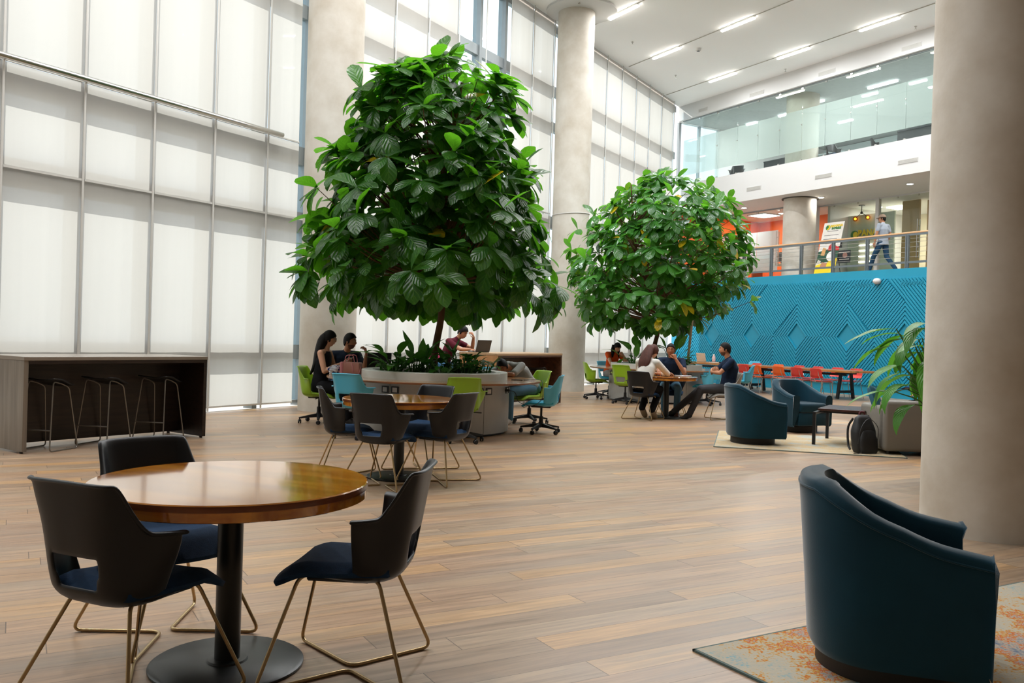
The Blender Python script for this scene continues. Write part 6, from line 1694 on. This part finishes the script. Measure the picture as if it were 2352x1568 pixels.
laptop('black laptop standing among the plants on the near planter desk', (-2.03, 13.30, 0.732), 195, black_plastic, black_plastic, 100, w=0.36, d=0.30)
p = BW(3.85, TY + 0.02, 0.746)
laptop('beige-lidded laptop open at the far end of the long table', p, math.degrees(B_ROT) + 180, mat('laptop_beige', '#c9b5a0', 0.4), mat('laptop_beige2', '#b9a894', 0.4), 100, w=0.40, d=0.27)
bo = thing('bottle', 'pale pink bottle beside the beige laptop on the long table', 'bottle', BW(4.20, TY + 0.05, 0.746), 0)
MB().lathe([(0.045, 0), (0.05, 0.02), (0.05, 0.17), (0.03, 0.20), (0.028, 0.22)], 20).build('body', mat('pale_pink', '#d8b3b0', 0.3), bo); MB().lathe([(0.031, 0.22), (0.031, 0.25)], 16).build('cap', paper, bo)
nb = thing('notebook', 'black folder lying beside the pink bottle on the long table', 'folder', BW(4.58, TY - 0.15, 0.746), B_ROT)
MB().box((-0.22, -0.15, 0), (0.22, 0.15, 0.035), 0.006, 1).build('cover', black_plastic, nb, smooth=20); MB().box((-0.21, -0.152, 0.008), (0.215, 0.148, 0.027)).build('pages', paper, nb, smooth=0)
shell_chair('blue', BW(4.75, TY + 0.95).x, BW(4.75, TY + 0.95).y, math.degrees(B_ROT) - 90, 'sky blue swivel chair on the wall side of the long table behind the crossed-arms man', G3)
tb = thing('tablet', 'pale tablet lying on the round table before the crossed-arms man', 'tablet', (3.05, 15.50, 0.7335), R(12))
MB().box((-0.13, -0.09, 0), (0.13, 0.09, 0.012), 0.004, 1).build('body', mat('silver', '#b5b5b5', 0.35, 0.5), tb, smooth=20); MB().box((-0.118, -0.08, 0.012), (0.118, 0.08, 0.013)).build('screen', mat('screen_grey', '#7c8288', 0.15), tb, smooth=0)
sp_ = thing('phone', 'black phone on the round table between the woman and the older man', 'phone', (2.62, 15.50, 0.7335), R(40))
MB().box((-0.038, -0.075, 0), (0.038, 0.075, 0.009), 0.003, 1).build('body', black_plastic, sp_, smooth=20); MB().box((-0.034, -0.07, 0.009), (0.034, 0.07, 0.0095)).build('screen', mat('screen_black', '#0d0f12', 0.15), sp_, smooth=0)
pf = thing('phone', 'black phone charging on the right rim of the near planter desk', 'phone', (0.09, 12.22, 0.732), R(80))
MB().box((-0.038, -0.08, 0), (0.038, 0.08, 0.009), 0.003, 1).build('body', black_plastic, pf, smooth=20); MB().box((-0.034, -0.072, 0.009), (0.034, 0.072, 0.0095)).build('screen', mat('screen_black', '#0d0f12', 0.15), pf, smooth=0)
tag(MB().tube(spline([(-0.045, 11.96, 0.60), (0.06, 11.90, 0.58), (0.12, 11.92, 0.45), (0.30, 11.96, 0.40), (0.44, 12.05, 0.50), (0.44, 12.20, 0.70), (0.40, 12.24, 0.742), (0.18, 12.23, 0.738)], 40), 0.0045, 6).build('charging_cable', black_plastic), 'thin black charging cable from the desk outlet to the phone', 'cable')
pl = thing('power_plug', 'black plug in the outlet at the right of the planter desk base', 'plug', (-0.045, 11.965, 0.60), R(-18))
MB().box((-0.03, -0.018, -0.018), (0.035, 0.018, 0.018), 0.005, 1).build('body', black_plastic, pl, smooth=20)
stool(-1.36, 16.05, 20, 'wire bar stool with a pink bag on it beyond the big planter', G2)
pk = thing('tote_bag', 'bright pink and blue bag standing on a stool beyond the big planter', 'bag', (-1.36, 16.05, 0.728), R(10))
MB().box((-0.16, -0.08, 0), (0.16, 0.08, 0.13), 0.03, 2).build('lower', mat('bag_blue', '#4f87b8', 0.7), pk, smooth=40)
MB().box((-0.15, -0.075, 0.13), (0.15, 0.075, 0.27), 0.03, 2).build('upper', mat('bag_pink', '#d6457c', 0.7), pk, smooth=40)
MB().tube(spline([(-0.08, 0, 0.26), (-0.05, 0, 0.36), (0.05, 0, 0.36), (0.08, 0, 0.26)], 14), 0.010, 8).build('handle', mat('bag_pink', '#d6457c', 0.7), pk)
